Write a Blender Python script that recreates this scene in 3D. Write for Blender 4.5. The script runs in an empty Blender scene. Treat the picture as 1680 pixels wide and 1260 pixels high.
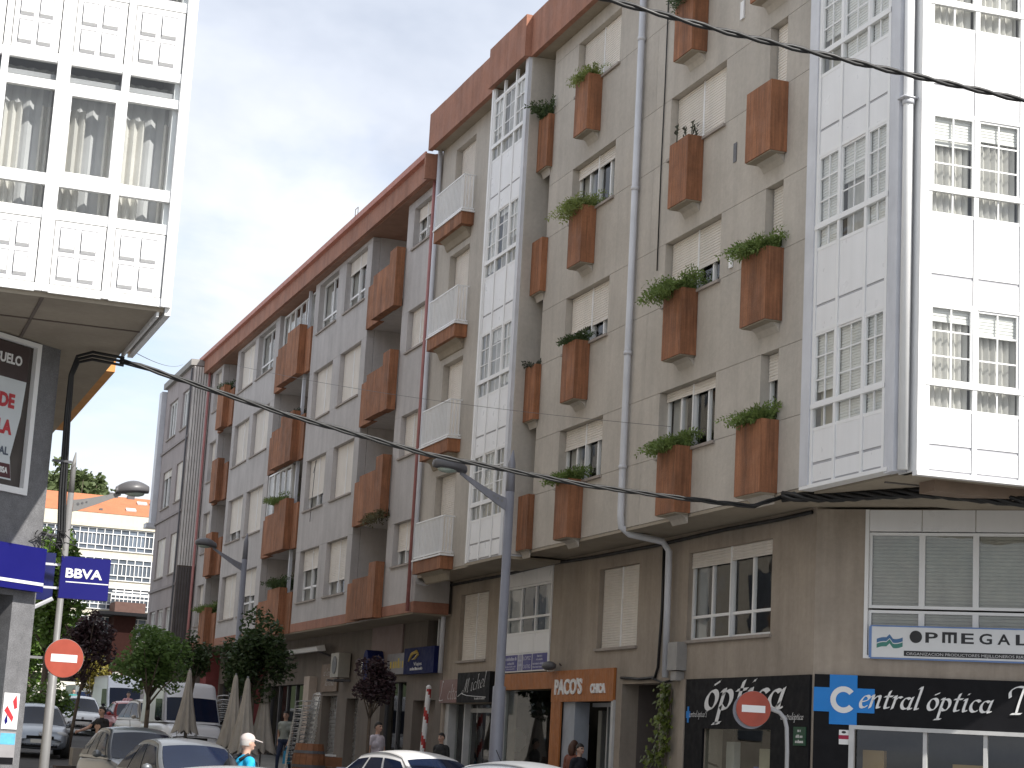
import bpy, bmesh, math, random
from mathutils import Vector, Matrix
rnd = random.Random(7)
S = bpy.context.scene
R = math.radians

# ------------------------------------------------------------------ camera
YAW, PITCH, ROLL, FPX = R(19.245), R(10.912), R(3.187), 3136.7
fw = Vector((math.sin(YAW)*math.cos(PITCH), math.cos(YAW)*math.cos(PITCH), math.sin(PITCH)))
rt0 = Vector((math.cos(YAW), -math.sin(YAW), 0)); up0 = rt0.cross(fw)
rt = rt0*math.cos(ROLL) + up0*math.sin(ROLL); up = up0*math.cos(ROLL) - rt0*math.sin(ROLL)
EYE = Vector((0, 0, 1.6))
cam = bpy.data.objects.new('camera', bpy.data.cameras.new('camera'))
S.collection.objects.link(cam)
M = Matrix((rt, up, -fw)).transposed().to_4x4(); M.translation = EYE
cam.matrix_world = M
cam.data.sensor_width = 36; cam.data.lens = FPX/1680*36
cam.data.clip_start = .1; cam.data.clip_end = 5000
S.camera = cam

# ------------------------------------------------------------------ sky and sun
SUNV = Vector((.51, -.95, 1.0)).normalized()          # towards the sun
w = bpy.data.worlds.new('World'); S.world = w; w.use_nodes = True
nt = w.node_tree; N = nt.nodes; Lk = nt.links
N.clear()
out = N.new('ShaderNodeOutputWorld'); bg = N.new('ShaderNodeBackground')
bg.inputs['Strength'].default_value = .15
Lk.new(bg.outputs[0], out.inputs[0])
sky = N.new('ShaderNodeTexSky'); sky.sky_type = 'NISHITA'; sky.sun_disc = False
sky.sun_elevation = math.asin(SUNV.z); sky.sun_rotation = math.atan2(SUNV.x, SUNV.y)
tc = N.new('ShaderNodeTexCoord')
sep = N.new('ShaderNodeSeparateXYZ'); Lk.new(tc.outputs['Generated'], sep.inputs[0])
def wm(op, a, b=None, c=None):
    n = N.new('ShaderNodeMath'); n.operation = op
    for i, x in enumerate((a, b, c)):
        if x is None: continue
        if isinstance(x, (int, float)): n.inputs[i].default_value = x
        else: Lk.new(x, n.inputs[i])
    return n.outputs[0]
den = wm('ADD', wm('MAXIMUM', sep.outputs[2], 0), .22)
cmb = N.new('ShaderNodeCombineXYZ')
Lk.new(wm('DIVIDE', sep.outputs[0], den), cmb.inputs[0]); Lk.new(wm('DIVIDE', sep.outputs[1], den), cmb.inputs[1])
def wnoise(scale, det, off, rough=.55):
    mp = N.new('ShaderNodeMapping'); mp.inputs['Location'].default_value = off
    Lk.new(cmb.outputs[0], mp.inputs[0])
    n = N.new('ShaderNodeTexNoise'); n.inputs['Scale'].default_value = scale; n.inputs['Detail'].default_value = det
    n.inputs['Roughness'].default_value = rough; n.inputs['Distortion'].default_value = .3
    Lk.new(mp.outputs[0], n.inputs['Vector']); return n.outputs['Fac']
def wramp(fac, stops):
    r = N.new('ShaderNodeValToRGB'); el = r.color_ramp.elements
    el[0].position, el[0].color = stops[0][0], (*stops[0][1], 1)
    el[1].position, el[1].color = stops[-1][0], (*stops[-1][1], 1)
    for p, c in stops[1:-1]:
        e = el.new(p); e.color = (*c, 1)
    Lk.new(fac, r.inputs[0]); return r.outputs[0]
cover = wramp(wnoise(1.15, 7, (2.1, .7, 0)), [(.32, (.30,)*3), (.48, (1,)*3)])
tone = wramp(wnoise(1.5, 6, (5.3, 1.9, 3)), [(.32, (3.1, 3.45, 4.15)), (.45, (4.15, 4.45, 5.05)), (.57, (5.1, 5.3, 5.65))])
mix = N.new('ShaderNodeMix'); mix.data_type = 'RGBA'
Lk.new(cover, mix.inputs['Factor']); Lk.new(sky.outputs[0], mix.inputs[6]); Lk.new(tone, mix.inputs[7])
Lk.new(mix.outputs[2], bg.inputs['Color'])

sl = bpy.data.lights.new('sun', 'SUN'); sl.energy = 5.0; sl.angle = R(.6); sl.color = (1, .955, .88)
so = bpy.data.objects.new('sun', sl); S.collection.objects.link(so)
so.rotation_euler = (-SUNV).to_track_quat('-Z', 'Y').to_euler(); so.location = (0, -20, 60)
S.view_settings.view_transform = 'Standard'; S.view_settings.look = 'None'
S.view_settings.exposure = .42; S.view_settings.gamma = 1

# ------------------------------------------------------------------ helpers
COL = S.collection
BASE = {}
def ray(x, y): return fw + rt*((x-840)/FPX) - up*((y-630)/FPX)
def at(x, y, D): return EYE + ray(x, y)*D
GZ = [(-400, 0), (30, 0), (37, .1), (44, .3), (57, .75), (84, 1.45), (110, 1.95), (190, 3.0), (400, 5.0), (900, 8)]
def gz(Y):
    for (a, za), (b, zb) in zip(GZ, GZ[1:]):
        if Y <= b: return za + (zb-za)*max(0, (Y-a))/(b-a)
    return GZ[-1][1]
def frame(ox, oy, ux, uy, nx, ny): return lambda u, d, z: (ox+ux*u+nx*d, oy+uy*u+ny*d, z)
W = frame(0, 0, 1, 0, 0, 1)
class MB:
    def __init__(s): s.v = []; s.f = []; s.m = []
    def face(s, pts, m=0):
        b = len(s.v); s.v += [tuple(p) for p in pts]; s.f.append(tuple(range(b, b+len(pts)))); s.m.append(m); return s
    def box(s, fr, u0, u1, d0, d1, z0, z1, m=0):
        b = len(s.v)
        for z in (z0, z1):
            s.v += [fr(u0, d0, z), fr(u1, d0, z), fr(u1, d1, z), fr(u0, d1, z)]
        for q in ((0,3,2,1), (4,5,6,7), (0,1,5,4), (1,2,6,5), (2,3,7,6), (3,0,4,7)):
            s.f.append(tuple(b+i for i in q)); s.m.append(m)
        return s
    def prism(s, fr, poly, u0, u1, m=0):
        """poly of (d, z) swept along u"""
        n = len(poly); b = len(s.v)
        s.v += [fr(u0, d, z) for d, z in poly] + [fr(u1, d, z) for d, z in poly]
        for i in range(n):
            j = (i+1) % n; s.f.append((b+i, b+j, b+n+j, b+n+i)); s.m.append(m)
        s.f.append(tuple(b+i for i in range(n))); s.m.append(m)
        s.f.append(tuple(b+n+i for i in reversed(range(n)))); s.m.append(m)
        return s
    def tube(s, pts, r, n=8, m=0, caps=True):
        pts = [Vector(p) for p in pts]; rs = r if isinstance(r, (list, tuple)) else [r]*len(pts)
        b = len(s.v); px = None
        for i, p in enumerate(pts):
            t = (pts[min(i+1, len(pts)-1)] - pts[max(i-1, 0)]).normalized()
            if px is None: px = t.orthogonal().normalized()
            px = (px - t*px.dot(t)).normalized(); py = t.cross(px)
            for k in range(n):
                a = 2*math.pi*k/n; s.v.append(tuple(p + px*(math.cos(a)*rs[i]) + py*(math.sin(a)*rs[i])))
        for i in range(len(pts)-1):
            for k in range(n):
                k2 = (k+1) % n; s.f.append((b+i*n+k, b+i*n+k2, b+(i+1)*n+k2, b+(i+1)*n+k)); s.m.append(m)
        if caps:
            s.f.append(tuple(b+k for k in reversed(range(n)))); s.m.append(m)
            e = b+(len(pts)-1)*n; s.f.append(tuple(e+k for k in range(n))); s.m.append(m)
        return s
    def lathe(s, c, prof, n=16, m=0):
        b = len(s.v)
        for r, z in prof:
            for k in range(n):
                a = 2*math.pi*k/n; s.v.append((c[0]+r*math.cos(a), c[1]+r*math.sin(a), c[2]+z))
        for i in range(len(prof)-1):
            for k in range(n):
                k2 = (k+1) % n; s.f.append((b+i*n+k, b+i*n+k2, b+(i+1)*n+k2, b+(i+1)*n+k)); s.m.append(m)
        return s
    def disc(s, fr, u, z, d0, d1, r, n=32, m=0, rz=None):
        rz = rz or r; b = len(s.v)
        for d in (d0, d1):
            s.v += [fr(u+r*math.cos(2*math.pi*k/n), d, z+rz*math.sin(2*math.pi*k/n)) for k in range(n)]
        for k in range(n):
            k2 = (k+1) % n; s.f.append((b+k, b+k2, b+n+k2, b+n+k)); s.m.append(m)
        s.f.append(tuple(b+k for k in range(n))); s.m.append(m); s.f.append(tuple(b+n+k for k in range(n))); s.m.append(m)
        return s
    def ball(s, c, rx, ry=None, rz=None, n=12, m=0):
        ry = ry or rx; rz = rz or rx; b = len(s.v); h = n//2
        for i in range(h+1):
            t = math.pi*i/h
            for k in range(n):
                a = 2*math.pi*k/n
                s.v.append((c[0]+rx*math.sin(t)*math.cos(a), c[1]+ry*math.sin(t)*math.sin(a), c[2]+rz*math.cos(t)))
        for i in range(h):
            for k in range(n):
                k2 = (k+1) % n; s.f.append((b+i*n+k, b+i*n+k2, b+(i+1)*n+k2, b+(i+1)*n+k)); s.m.append(m)
        return s
def root_of(o):
    while o.parent is not None: o = o.parent
    return o
def link_mesh(name, me, parent):
    o = bpy.data.objects.new(name, me); COL.objects.link(o)
    if parent is not None: o.parent = parent
    return o
def part(name, mb, mats, parent=None, smooth=False, label=None):
    base = BASE.get(root_of(parent).name, (0, 0, 0)) if parent is not None else (0, 0, 0)
    me = bpy.data.meshes.new(name)
    me.from_pydata([(x-base[0], y-base[1], z-base[2]) for x, y, z in mb.v], [], mb.f)
    mats = mats if isinstance(mats, (list, tuple)) else [mats]
    for m in mats: me.materials.append(m)
    if len(mats) > 1: me.polygons.foreach_set('material_index', mb.m)
    if smooth: me.polygons.foreach_set('use_smooth', [True]*len(me.polygons))
    me.validate()
    o = link_mesh(name, me, parent)
    if label: o['label'] = label
    return o
def tag(o, label, cat=None, group=None, kind=None):
    if label: o['label'] = label
    if cat: o['category'] = cat
    if group: o['group'] = group
    if kind: o['kind'] = kind
    return o
def thing(name, label, cat, base=(0, 0, 0), group=None, rz=0):
    o = bpy.data.objects.new(name, None); COL.objects.link(o); o.empty_display_size = .2
    o.location = base; o.rotation_euler = (0, 0, rz); BASE[o.name] = tuple(base)
    return tag(o, label, cat, group)
def local_thing(name, label, cat, base, rz=0, group=None):
    """parts are given in the thing's own coordinates"""
    o = thing(name, label, cat, base, group, rz); BASE[o.name] = (0, 0, 0); return o
def single(name, mb, mat, label, cat, group=None, smooth=False):
    """a thing that is one mesh; origin at its lowest centre"""
    xs = [v[0] for v in mb.v]; ys = [v[1] for v in mb.v]; zs = [v[2] for v in mb.v]
    c = ((min(xs)+max(xs))/2, (min(ys)+max(ys))/2, min(zs))
    mb.v = [(x-c[0], y-c[1], z-c[2]) for x, y, z in mb.v]
    o = part(name, mb, mat, None, smooth); o.location = c
    return tag(o, label, cat, group)
def struct(name, mb, mat, smooth=False):
    return tag(part(name, mb, mat, None, smooth), None, kind='structure')
def copy_tree(o, parent=None):
    c = o.copy(); COL.objects.link(c); c.parent = parent
    for ch in list(o.children): copy_tree(ch, c)
    return c

# ------------------------------------------------------------------ materials
MATS = {}
def mat(name, col, rough=.6, var=.12, scale=2.5, streak=0., bump=0., metal=0., rand=0., spec=.5, fine=0., trans=0., coat=0., grain=0.):
    if name in MATS: return MATS[name]
    m = bpy.data.materials.new(name); m.use_nodes = True; t = m.node_tree; n = t.nodes; l = t.links
    p = n['Principled BSDF']; p.inputs['Roughness'].default_value = rough; p.inputs['Metallic'].default_value = metal
    p.inputs['Specular IOR Level'].default_value = spec; p.inputs['Coat Weight'].default_value = coat
    co = n.new('ShaderNodeTexCoord')
    def noise(sc, det, vec=(1, 1, 1), rg=.6):
        mp = n.new('ShaderNodeMapping'); mp.inputs['Scale'].default_value = vec; l.new(co.outputs['Object'], mp.inputs[0])
        q = n.new('ShaderNodeTexNoise'); q.inputs['Scale'].default_value = sc; q.inputs['Detail'].default_value = det
        q.inputs['Roughness'].default_value = rg; l.new(mp.outputs[0], q.inputs['Vector']); return q.outputs['Fac']
    def mth(op, a, b):
        q = n.new('ShaderNodeMath'); q.operation = op
        for i, x in enumerate((a, b)):
            if isinstance(x, (int, float)): q.inputs[i].default_value = x
            else: l.new(x, q.inputs[i])
        return q.outputs[0]
    def ranged(f, a, b, lo=.3, hi=.7):
        q = n.new('ShaderNodeMapRange'); q.inputs[1].default_value = lo; q.inputs[2].default_value = hi
        q.inputs[3].default_value = a; q.inputs[4].default_value = b; l.new(f, q.inputs[0]); return q.outputs[0]
    f = ranged(noise(scale, 5), 1-var, 1+var)
    if fine: f = mth('MULTIPLY', f, ranged(noise(scale*14, 3), 1-fine, 1+fine))
    if streak:
        f = mth('MULTIPLY', f, ranged(noise(3.2, 5, (1, 1, .07), .7), 1.0+streak*.35, 1-streak, .42, .72))
    if grain:
        f = mth('MULTIPLY', f, ranged(noise(26, 4, (1, 1, .045), .65), 1-grain, 1+grain, .32, .68))
    if rand:
        oi = n.new('ShaderNodeObjectInfo'); f = mth('MULTIPLY', f, ranged(oi.outputs['Random'], 1-rand, 1+rand, 0, 1))
    vm = n.new('ShaderNodeVectorMath'); vm.operation = 'SCALE'; vm.inputs[0].default_value = col
    l.new(f, vm.inputs['Scale']); l.new(vm.outputs[0], p.inputs['Base Color'])
    l.new(ranged(noise(scale*2.3, 3), max(rough-.1, .02), min(rough+.1, 1)), p.inputs['Roughness'])
    if bump:
        bp = n.new('ShaderNodeBump'); bp.inputs['Strength'].default_value = bump; bp.inputs['Distance'].default_value = .02
        l.new(noise(scale*20, 4), bp.inputs['Height']); l.new(bp.outputs[0], p.inputs['Normal'])
    if trans:
        tr = n.new('ShaderNodeBsdfTranslucent'); l.new(vm.outputs[0], tr.inputs['Color'])
        mx = n.new('ShaderNodeMixShader'); mx.inputs[0].default_value = trans
        l.new(p.outputs[0], mx.inputs[1]); l.new(tr.outputs[0], mx.inputs[2]); l.new(mx.outputs[0], n['Material Output'].inputs[0])
    MATS[name] = m; return m
def glass_mat(name, tint=(.91, .93, .93), ior=1.55, boost=1.0):
    m = bpy.data.materials.new(name); m.use_nodes = True; t = m.node_tree; n = t.nodes; l = t.links
    n.remove(n['Principled BSDF'])
    fr = n.new('ShaderNodeLayerWeight'); fr.inputs[0].default_value = .5      # Schlick reflectance, same from both sides of the pane
    pw_ = n.new('ShaderNodeMath'); pw_.operation = 'POWER'; pw_.inputs[1].default_value = 4.5; l.new(fr.outputs['Facing'], pw_.inputs[0])
    k = n.new('ShaderNodeMath'); k.operation = 'MULTIPLY_ADD'; k.inputs[1].default_value = boost; k.inputs[2].default_value = .07
    l.new(pw_.outputs[0], k.inputs[0])
    tr = n.new('ShaderNodeBsdfTransparent'); tr.inputs[0].default_value = (*tint, 1)
    gl = n.new('ShaderNodeBsdfGlossy'); gl.inputs['Roughness'].default_value = .015
    nz = n.new('ShaderNodeTexNoise'); nz.inputs['Scale'].default_value = .9
    bp = n.new('ShaderNodeBump'); bp.inputs['Strength'].default_value = .05; bp.inputs['Distance'].default_value = .1
    l.new(nz.outputs[0], bp.inputs['Height']); l.new(bp.outputs[0], gl.inputs['Normal'])
    mx = n.new('ShaderNodeMixShader'); l.new(k.outputs[0], mx.inputs[0]); l.new(tr.outputs[0], mx.inputs[1]); l.new(gl.outputs[0], mx.inputs[2])
    l.new(mx.outputs[0], n['Material Output'].inputs[0]); MATS[name] = m; return m
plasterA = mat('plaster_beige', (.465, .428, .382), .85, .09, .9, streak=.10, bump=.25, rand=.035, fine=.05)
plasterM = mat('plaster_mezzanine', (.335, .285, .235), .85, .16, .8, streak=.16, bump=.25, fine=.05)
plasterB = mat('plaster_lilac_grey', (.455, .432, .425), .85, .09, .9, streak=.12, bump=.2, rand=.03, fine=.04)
plasterC = mat('plaster_grey_mauve', (.36, .32, .32), .85, .1, .8, streak=.14, bump=.2, rand=.03)
orange = mat('rust_orange_concrete', (.27, .115, .056), .8, .2, 1.6, streak=.40, bump=.35, rand=.12, fine=.08, grain=.28)
orangeF = mat('fascia_rust', (.32, .15, .10), .8, .14, 1.2, streak=.22, bump=.2, fine=.08)
white = mat('white_aluminium', (.82, .82, .82), .38, .03, 2, rand=.015)
whiteP = mat('white_panel', (.80, .80, .81), .35, .03, 1.2, streak=.04, rand=.02)
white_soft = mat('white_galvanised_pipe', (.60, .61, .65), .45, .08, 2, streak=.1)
shut = mat('shutter_cream', (.74, .695, .64), .55, .05, 2, streak=.06, rand=.07)
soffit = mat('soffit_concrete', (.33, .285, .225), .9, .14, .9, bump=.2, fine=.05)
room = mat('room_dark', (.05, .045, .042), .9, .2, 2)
curtain = mat('curtain_cloth', (.72, .70, .66), .8, .06, 3, rand=.1, trans=.25)
stone = mat('sill_stone', (.33, .29, .26), .8, .15, 4)
granite = mat('granite_grey', (.155, .155, .163), .6, .18, 6, fine=.35, bump=.1)
glass = glass_mat('window_glass', boost=.7)
shopglass = glass_mat('shop_glass', (.7, .74, .72), 1.5, .55)
black = mat('black_panel', (.010, .010, .012), .6, .15, 3, spec=.15)
blackrub = mat('black_cable', (.012, .012, .013), .5, .1, 3)
darkgrey = mat('dark_grey_metal', (.10, .10, .11), .45, .1, 3)
lampgrey = mat('lamp_post_blue_grey', (.20, .205, .24), .42, .1, 2, streak=.08)
lamppale = mat('lamp_post_pale', (.19, .19, .195), .5, .08, 2, streak=.1)
asphalt = mat('asphalt', (.06, .06, .062), .9, .2, .5, bump=.4, fine=.2)
paving = mat('pavement_tiles', (.22, .21, .195), .85, .15, .7, bump=.2, fine=.1)
earth = mat('earth_ground', (.16, .15, .10), .95, .2, .2)
redpipe = mat('red_pipe', (.40, .17, .16), .5, .12, 3)

FA = frame(13.6, 0, 0, 1, -1, 0)          # upper facade of the street, u = Y
FM = frame(14.6, 0, 0, 1, -1, 0)          # shop fronts below the overhang
def wallmesh(fr, u0, u1, z0, z1, holes=(), depth=.25, mb=None, d=0):
    mb = mb or MB()
    us = sorted({u0, u1, *[min(max(h[i], u0), u1) for h in holes for i in (0, 1)]})
    zs = sorted({z0, z1, *[min(max(h[i], z0), z1) for h in holes for i in (2, 3)]})
    inh = lambda u, z: any(h[0] < u < h[1] and h[2] < z < h[3] for h in holes)
    for a, b in zip(us, us[1:]):
        for c, e in zip(zs, zs[1:]):
            if not inh((a+b)/2, (c+e)/2): mb.face([fr(a, d, c), fr(b, d, c), fr(b, d, e), fr(a, d, e)])
    for h in holes:
        a, b, c, e = max(h[0], u0), min(h[1], u1), max(h[2], z0), min(h[3], z1)
        mb.face([fr(a, d, c), fr(a, d, e), fr(a, d-depth, e), fr(a, d-depth, c)])
        mb.face([fr(b, d, c), fr(b, d, e), fr(b, d-depth, e), fr(b, d-depth, c)])
        mb.face([fr(a, d, c), fr(b, d, c), fr(b, d-depth, c), fr(a, d-depth, c)])
        mb.face([fr(a, d, e), fr(b, d, e), fr(b, d-depth, e), fr(a, d-depth, e)])
    for a in (u0, u1): mb.face([fr(a, d, z0), fr(a, d, z1), fr(a, d-depth, z1), fr(a, d-depth, z0)])
    for c in (z0, z1): mb.face([fr(u0, d, c), fr(u1, d, c), fr(u1, d-depth, c), fr(u0, d-depth, c)])
    return mb
def panel(par, fr, u0, u1, z0, z1, m, d0=-.22, d1=0, g=.004, name='wall_panel'):
    return part(name, MB().box(fr, u0+g, u1-g, d0, d1, z0+g, z1-g), m, par)
def shutter_mesh(fr, u0, u1, z0, z1, d, pitch=.05):
    mb = MB(); n = max(1, int(round((z1-z0)/pitch))); h = (z1-z0)/n
    for i in range(n):
        a = z1-i*h
        prof = [(d, a), (d+.012, a-.3*h), (d+.012, a-.85*h), (d, a-h)]
        for (da, za), (db, zb) in zip(prof, prof[1:]):
            mb.face([fr(u0, da, za), fr(u1, da, za), fr(u1, db, zb), fr(u0, db, zb)])
    mb.box(fr, u0, u1, d-.008, d+.016, z0-.03, z0)
    return mb
def curtain_mesh(fr, u0, u1, z0, z1, d, waves=7, amp=.03):
    mb = MB(); n = max(4, int(waves*4)); pts = []
    for i in range(n+1):
        u = u0+(u1-u0)*i/n; pts.append((u, d+amp*math.sin(i*math.pi/2+.3*rnd.random())))
    for (a, da), (b, db) in zip(pts, pts[1:]):
        mb.face([fr(a, da, z0), fr(b, db, z0), fr(b, db, z1), fr(a, da, z1)])
    return mb
def window(par, fr, u0, u1, z0, z1, d=-.17, cols=2, down=0., low=0, sill=True, bar=.05, curt=.5, glass_m=None, open_at=None, name='window', frame_m=None, pitch=.05, halves=True):
    """frame mesh under the building; panes, shutter, sill and curtain under the frame"""
    fm = frame_m or white; mb = MB()
    mb.box(fr, u0, u0+bar, d-.03, d+.03, z0, z1).box(fr, u1-bar, u1, d-.03, d+.03, z0, z1)
    mb.box(fr, u0+bar, u1-bar, d-.03, d+.03, z0, z0+bar).box(fr, u0+bar, u1-bar, d-.03, d+.03, z1-bar, z1)
    us = [u0+bar+(u1-u0-2*bar)*i/cols for i in range(cols+1)]
    for u in us[1:-1]: mb.box(fr, u-bar*.55, u+bar*.55, d-.027, d+.033, z0+bar, z1-bar)
    zl = z0+low if low else None
    if low: mb.box(fr, u0+bar, u1-bar, d-.026, d+.027, zl-bar*.5, zl+bar*.5)
    w_ = part(name, mb, fm, par)
    for a, b in zip(us, us[1:]):
        for (c, e) in ([(z0+bar, zl), (zl, z1-bar)] if low else [(z0+bar, z1-bar)]):
            part('pane', MB().face([fr(a, d, c), fr(b, d, c), fr(b, d, e), fr(a, d, e)]), glass_m or glass, w_)
    if down > 0:
        zb = z1-(z1-z0)*min(down, .985)
        if halves and cols > 1:
            mid = us[len(us)//2]
            for a, b in ((u0+.02, mid-.02), (mid+.02, u1-.02)):
                part('roller_shutter', shutter_mesh(fr, a, b, zb if down > .97 else max(z0+.02, zb-rnd.choice((0, 0, .03))), z1, d+.05, pitch), shut, w_)
            part('shutter_guide', MB().box(fr, mid-.02, mid+.02, d+.034, d+.075, z0, z1), fm, w_)
        else:
            part('roller_shutter', shutter_mesh(fr, u0+.02, u1-.02, zb, z1, d+.05, pitch), shut, w_)
    if sill: part('window_sill', MB().box(fr, u0-.05, u1+.05, d-.02, .05, z0-.05, z0), stone, w_)
    if curt and down < .95:
        k = (u1-u0)
        if curt >= 1: part('curtain', curtain_mesh(fr, u0, u1, z0, z1, d-.1, k*7), curtain, w_)
        else:
            part('curtain', curtain_mesh(fr, u0, u0+k*curt*.55, z0, z1, d-.1, k*4), curtain, w_)
            part('curtain', curtain_mesh(fr, u1-k*curt*.55, u1, z0, z1, d-.1, k*4), curtain, w_)
    return w_
def gallery(par, fr, cols, floors, zoff, d=0, bottom=None, muntin=(2, 3), blind=.3, name='glazed_gallery', last_top=None):
    """white glazed bay: posts as the part; sashes, panes, panels as its sub-parts. cols: u boundaries ascending"""
    z_bot = bottom; z_top = last_top
    fr2 = lambda u, dd, z: fr(u, d+dd, z)
    mb = MB(); pw = .035
    for u in cols: mb.box(fr2, u-pw, u+pw, -.05, .012, z_bot, z_top)
    g_ = part(name, mb, white, par)
    ucl = list(zip(cols, cols[1:]))
    def pn(z0, z1):
        for a, b in ucl:
            part('panel', MB().box(fr2, a+pw+.006, b-pw-.006, -.05, -.004, z0+.020, z1-.020), whiteP, g_)
        part('joint', MB().box(fr2, cols[0]+pw, cols[-1]-pw, -.05, -.016, z0-.022, z0+.022), mat('joint_shadow_grey', (.42, .42, .45), .6), g_)  # panel joint in grey, its shadow line put into the colour
    for k in floors:
        zk = zoff+2.77*k
        if k == 0: pn(z_bot+.02, zk+.29); pn(zk+.29, zk+.80)
        else: pn(zk-.48, zk-.08); pn(zk-.08, zk+.80)
        for (ra, rb, rd, r0, r1) in ((cols[0]+pw, cols[-1]-pw, .0, .78, .83), (cols[0]-pw, cols[-1]+pw, .022, 1.12, 1.19), (cols[0]+pw, cols[-1]-pw, .004, 2.26, 2.31)):
            part('rail', MB().box(fr2, ra, rb, -.05, rd, zk+r0, zk+r1), white, g_)
        # interior floor and back of the room
        part('room_shell', MB().box(fr2, cols[0], cols[-1], -1.2, -1.15, zk-.1, zk+2.75).box(fr2, cols[0], cols[-1], -1.15, -.06, zk+.6, zk+.66).box(fr2, cols[0], cols[-1], -1.15, -.06, zk+2.36, zk+2.42), MATS['room_wall'], g_)
        for ci, (a, b) in enumerate(ucl):
            dd = -.012 if (ci % 2) else .0
            s = MB(); A, B, z0, z1 = a+pw, b-pw, zk+1.19, zk+2.26; br = .032
            s.box(fr2, A, A+br, -.04, dd, z0, z1).box(fr2, B-br, B, -.04, dd, z0, z1).box(fr2, A+br, B-br, -.04, dd, z0, z0+br).box(fr2, A+br, B-br, -.04, dd, z1-br, z1)
            for i in range(1, muntin[0]):
                u = A+(B-A)*i/muntin[0]; s.box(fr2, u-.011, u+.011, -.034, dd-.008, z0+br, z1-br)
            for j in range(1, muntin[1]):
                z = z0+(z1-z0)*j/muntin[1]; s.box(fr2, A+br, B-br, -.033, dd-.009, z-.011, z+.011)
            sm = (A+B)/2
            s.box(fr2, sm-.011, sm+.011, -.034, dd-.008, zk+.83, zk+1.12)
            part('sash', s, white, g_)
            part('pane', MB().face([fr2(A+br, -.024, z0+br), fr2(B-br, -.024, z0+br), fr2(B-br, -.024, z1-br), fr2(A+br, -.024, z1-br)]), glass, g_)
            part('pane', MB().face([fr2(A, -.024, zk+.83), fr2(B, -.024, zk+.83), fr2(B, -.024, zk+1.12), fr2(A, -.024, zk+1.12)]), glass, g_)
            bl = blind[(k*3+ci) % len(blind)] if isinstance(blind, (list, tuple)) else blind
            if bl > 0: part('blind', shutter_mesh(fr2, A, B, zk+2.3-1.5*bl, zk+2.3, -.075, .045), MATS['blind'], g_)
            if bl < .9: part('sheer_curtain', curtain_mesh(fr2, A, B, zk+.7, zk+2.3, -.20, 6, .02), MATS['sheer'], g_)
            if bl < .9: part('curtain', curtain_mesh(fr2, A, B, zk+.7, zk+2.3, -.135, 5+rnd.random()*2, .03), curtain if bl < .5 else MATS['curtain_cream'], g_)
    return g_
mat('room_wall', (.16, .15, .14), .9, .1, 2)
mat('sheer', (.70, .70, .71), .8, .06, 3, trans=.3)
mat('blind', (.80, .79, .76), .5, .05, 2)
mat('curtain_cream', (.74, .70, .60), .8, .06, 3, trans=.3)

# ------------------------------------------------------------------ lettering
def text_part(par, s, fr, u, z, d, size, m, width=None, bold=0., shear=0., align='LEFT', name='lettering', extrude=.008, flipu=1):
    cu = bpy.data.curves.new('t', 'FONT'); cu.body = s; cu.size = size; cu.offset = bold; cu.shear = shear; cu.extrude = extrude
    cu.resolution_u = 3
    ob = bpy.data.objects.new('t', cu); COL.objects.link(ob)
    dg = bpy.context.evaluated_depsgraph_get(); me = ob.evaluated_get(dg).to_mesh()
    vs = [v.co.copy() for v in me.vertices]; fs = [tuple(p.vertices) for p in me.polygons]
    ob.evaluated_get(dg).to_mesh_clear(); bpy.data.objects.remove(ob); bpy.data.curves.remove(cu)
    x0 = min(v.x for v in vs); x1 = max(v.x for v in vs); k = (width/(x1-x0)) if width else 1
    sh = {'LEFT': 0, 'CENTER': -.5, 'RIGHT': -1}[align]*(x1-x0)*k
    mb = MB(); mb.v = [fr(u+flipu*((v.x-x0)*k+sh), d+v.z, z+v.y) for v in vs]; mb.f = fs; mb.m = [0]*len(fs)
    return part(name, mb, m, par)
def arc(cx, cy, rx, ry, a0, a1, n=14): return [(cx+rx*math.cos(R(a0+(a1-a0)*i/n)), cy+ry*math.sin(R(a0+(a1-a0)*i/n))) for i in range(n+1)]
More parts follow.
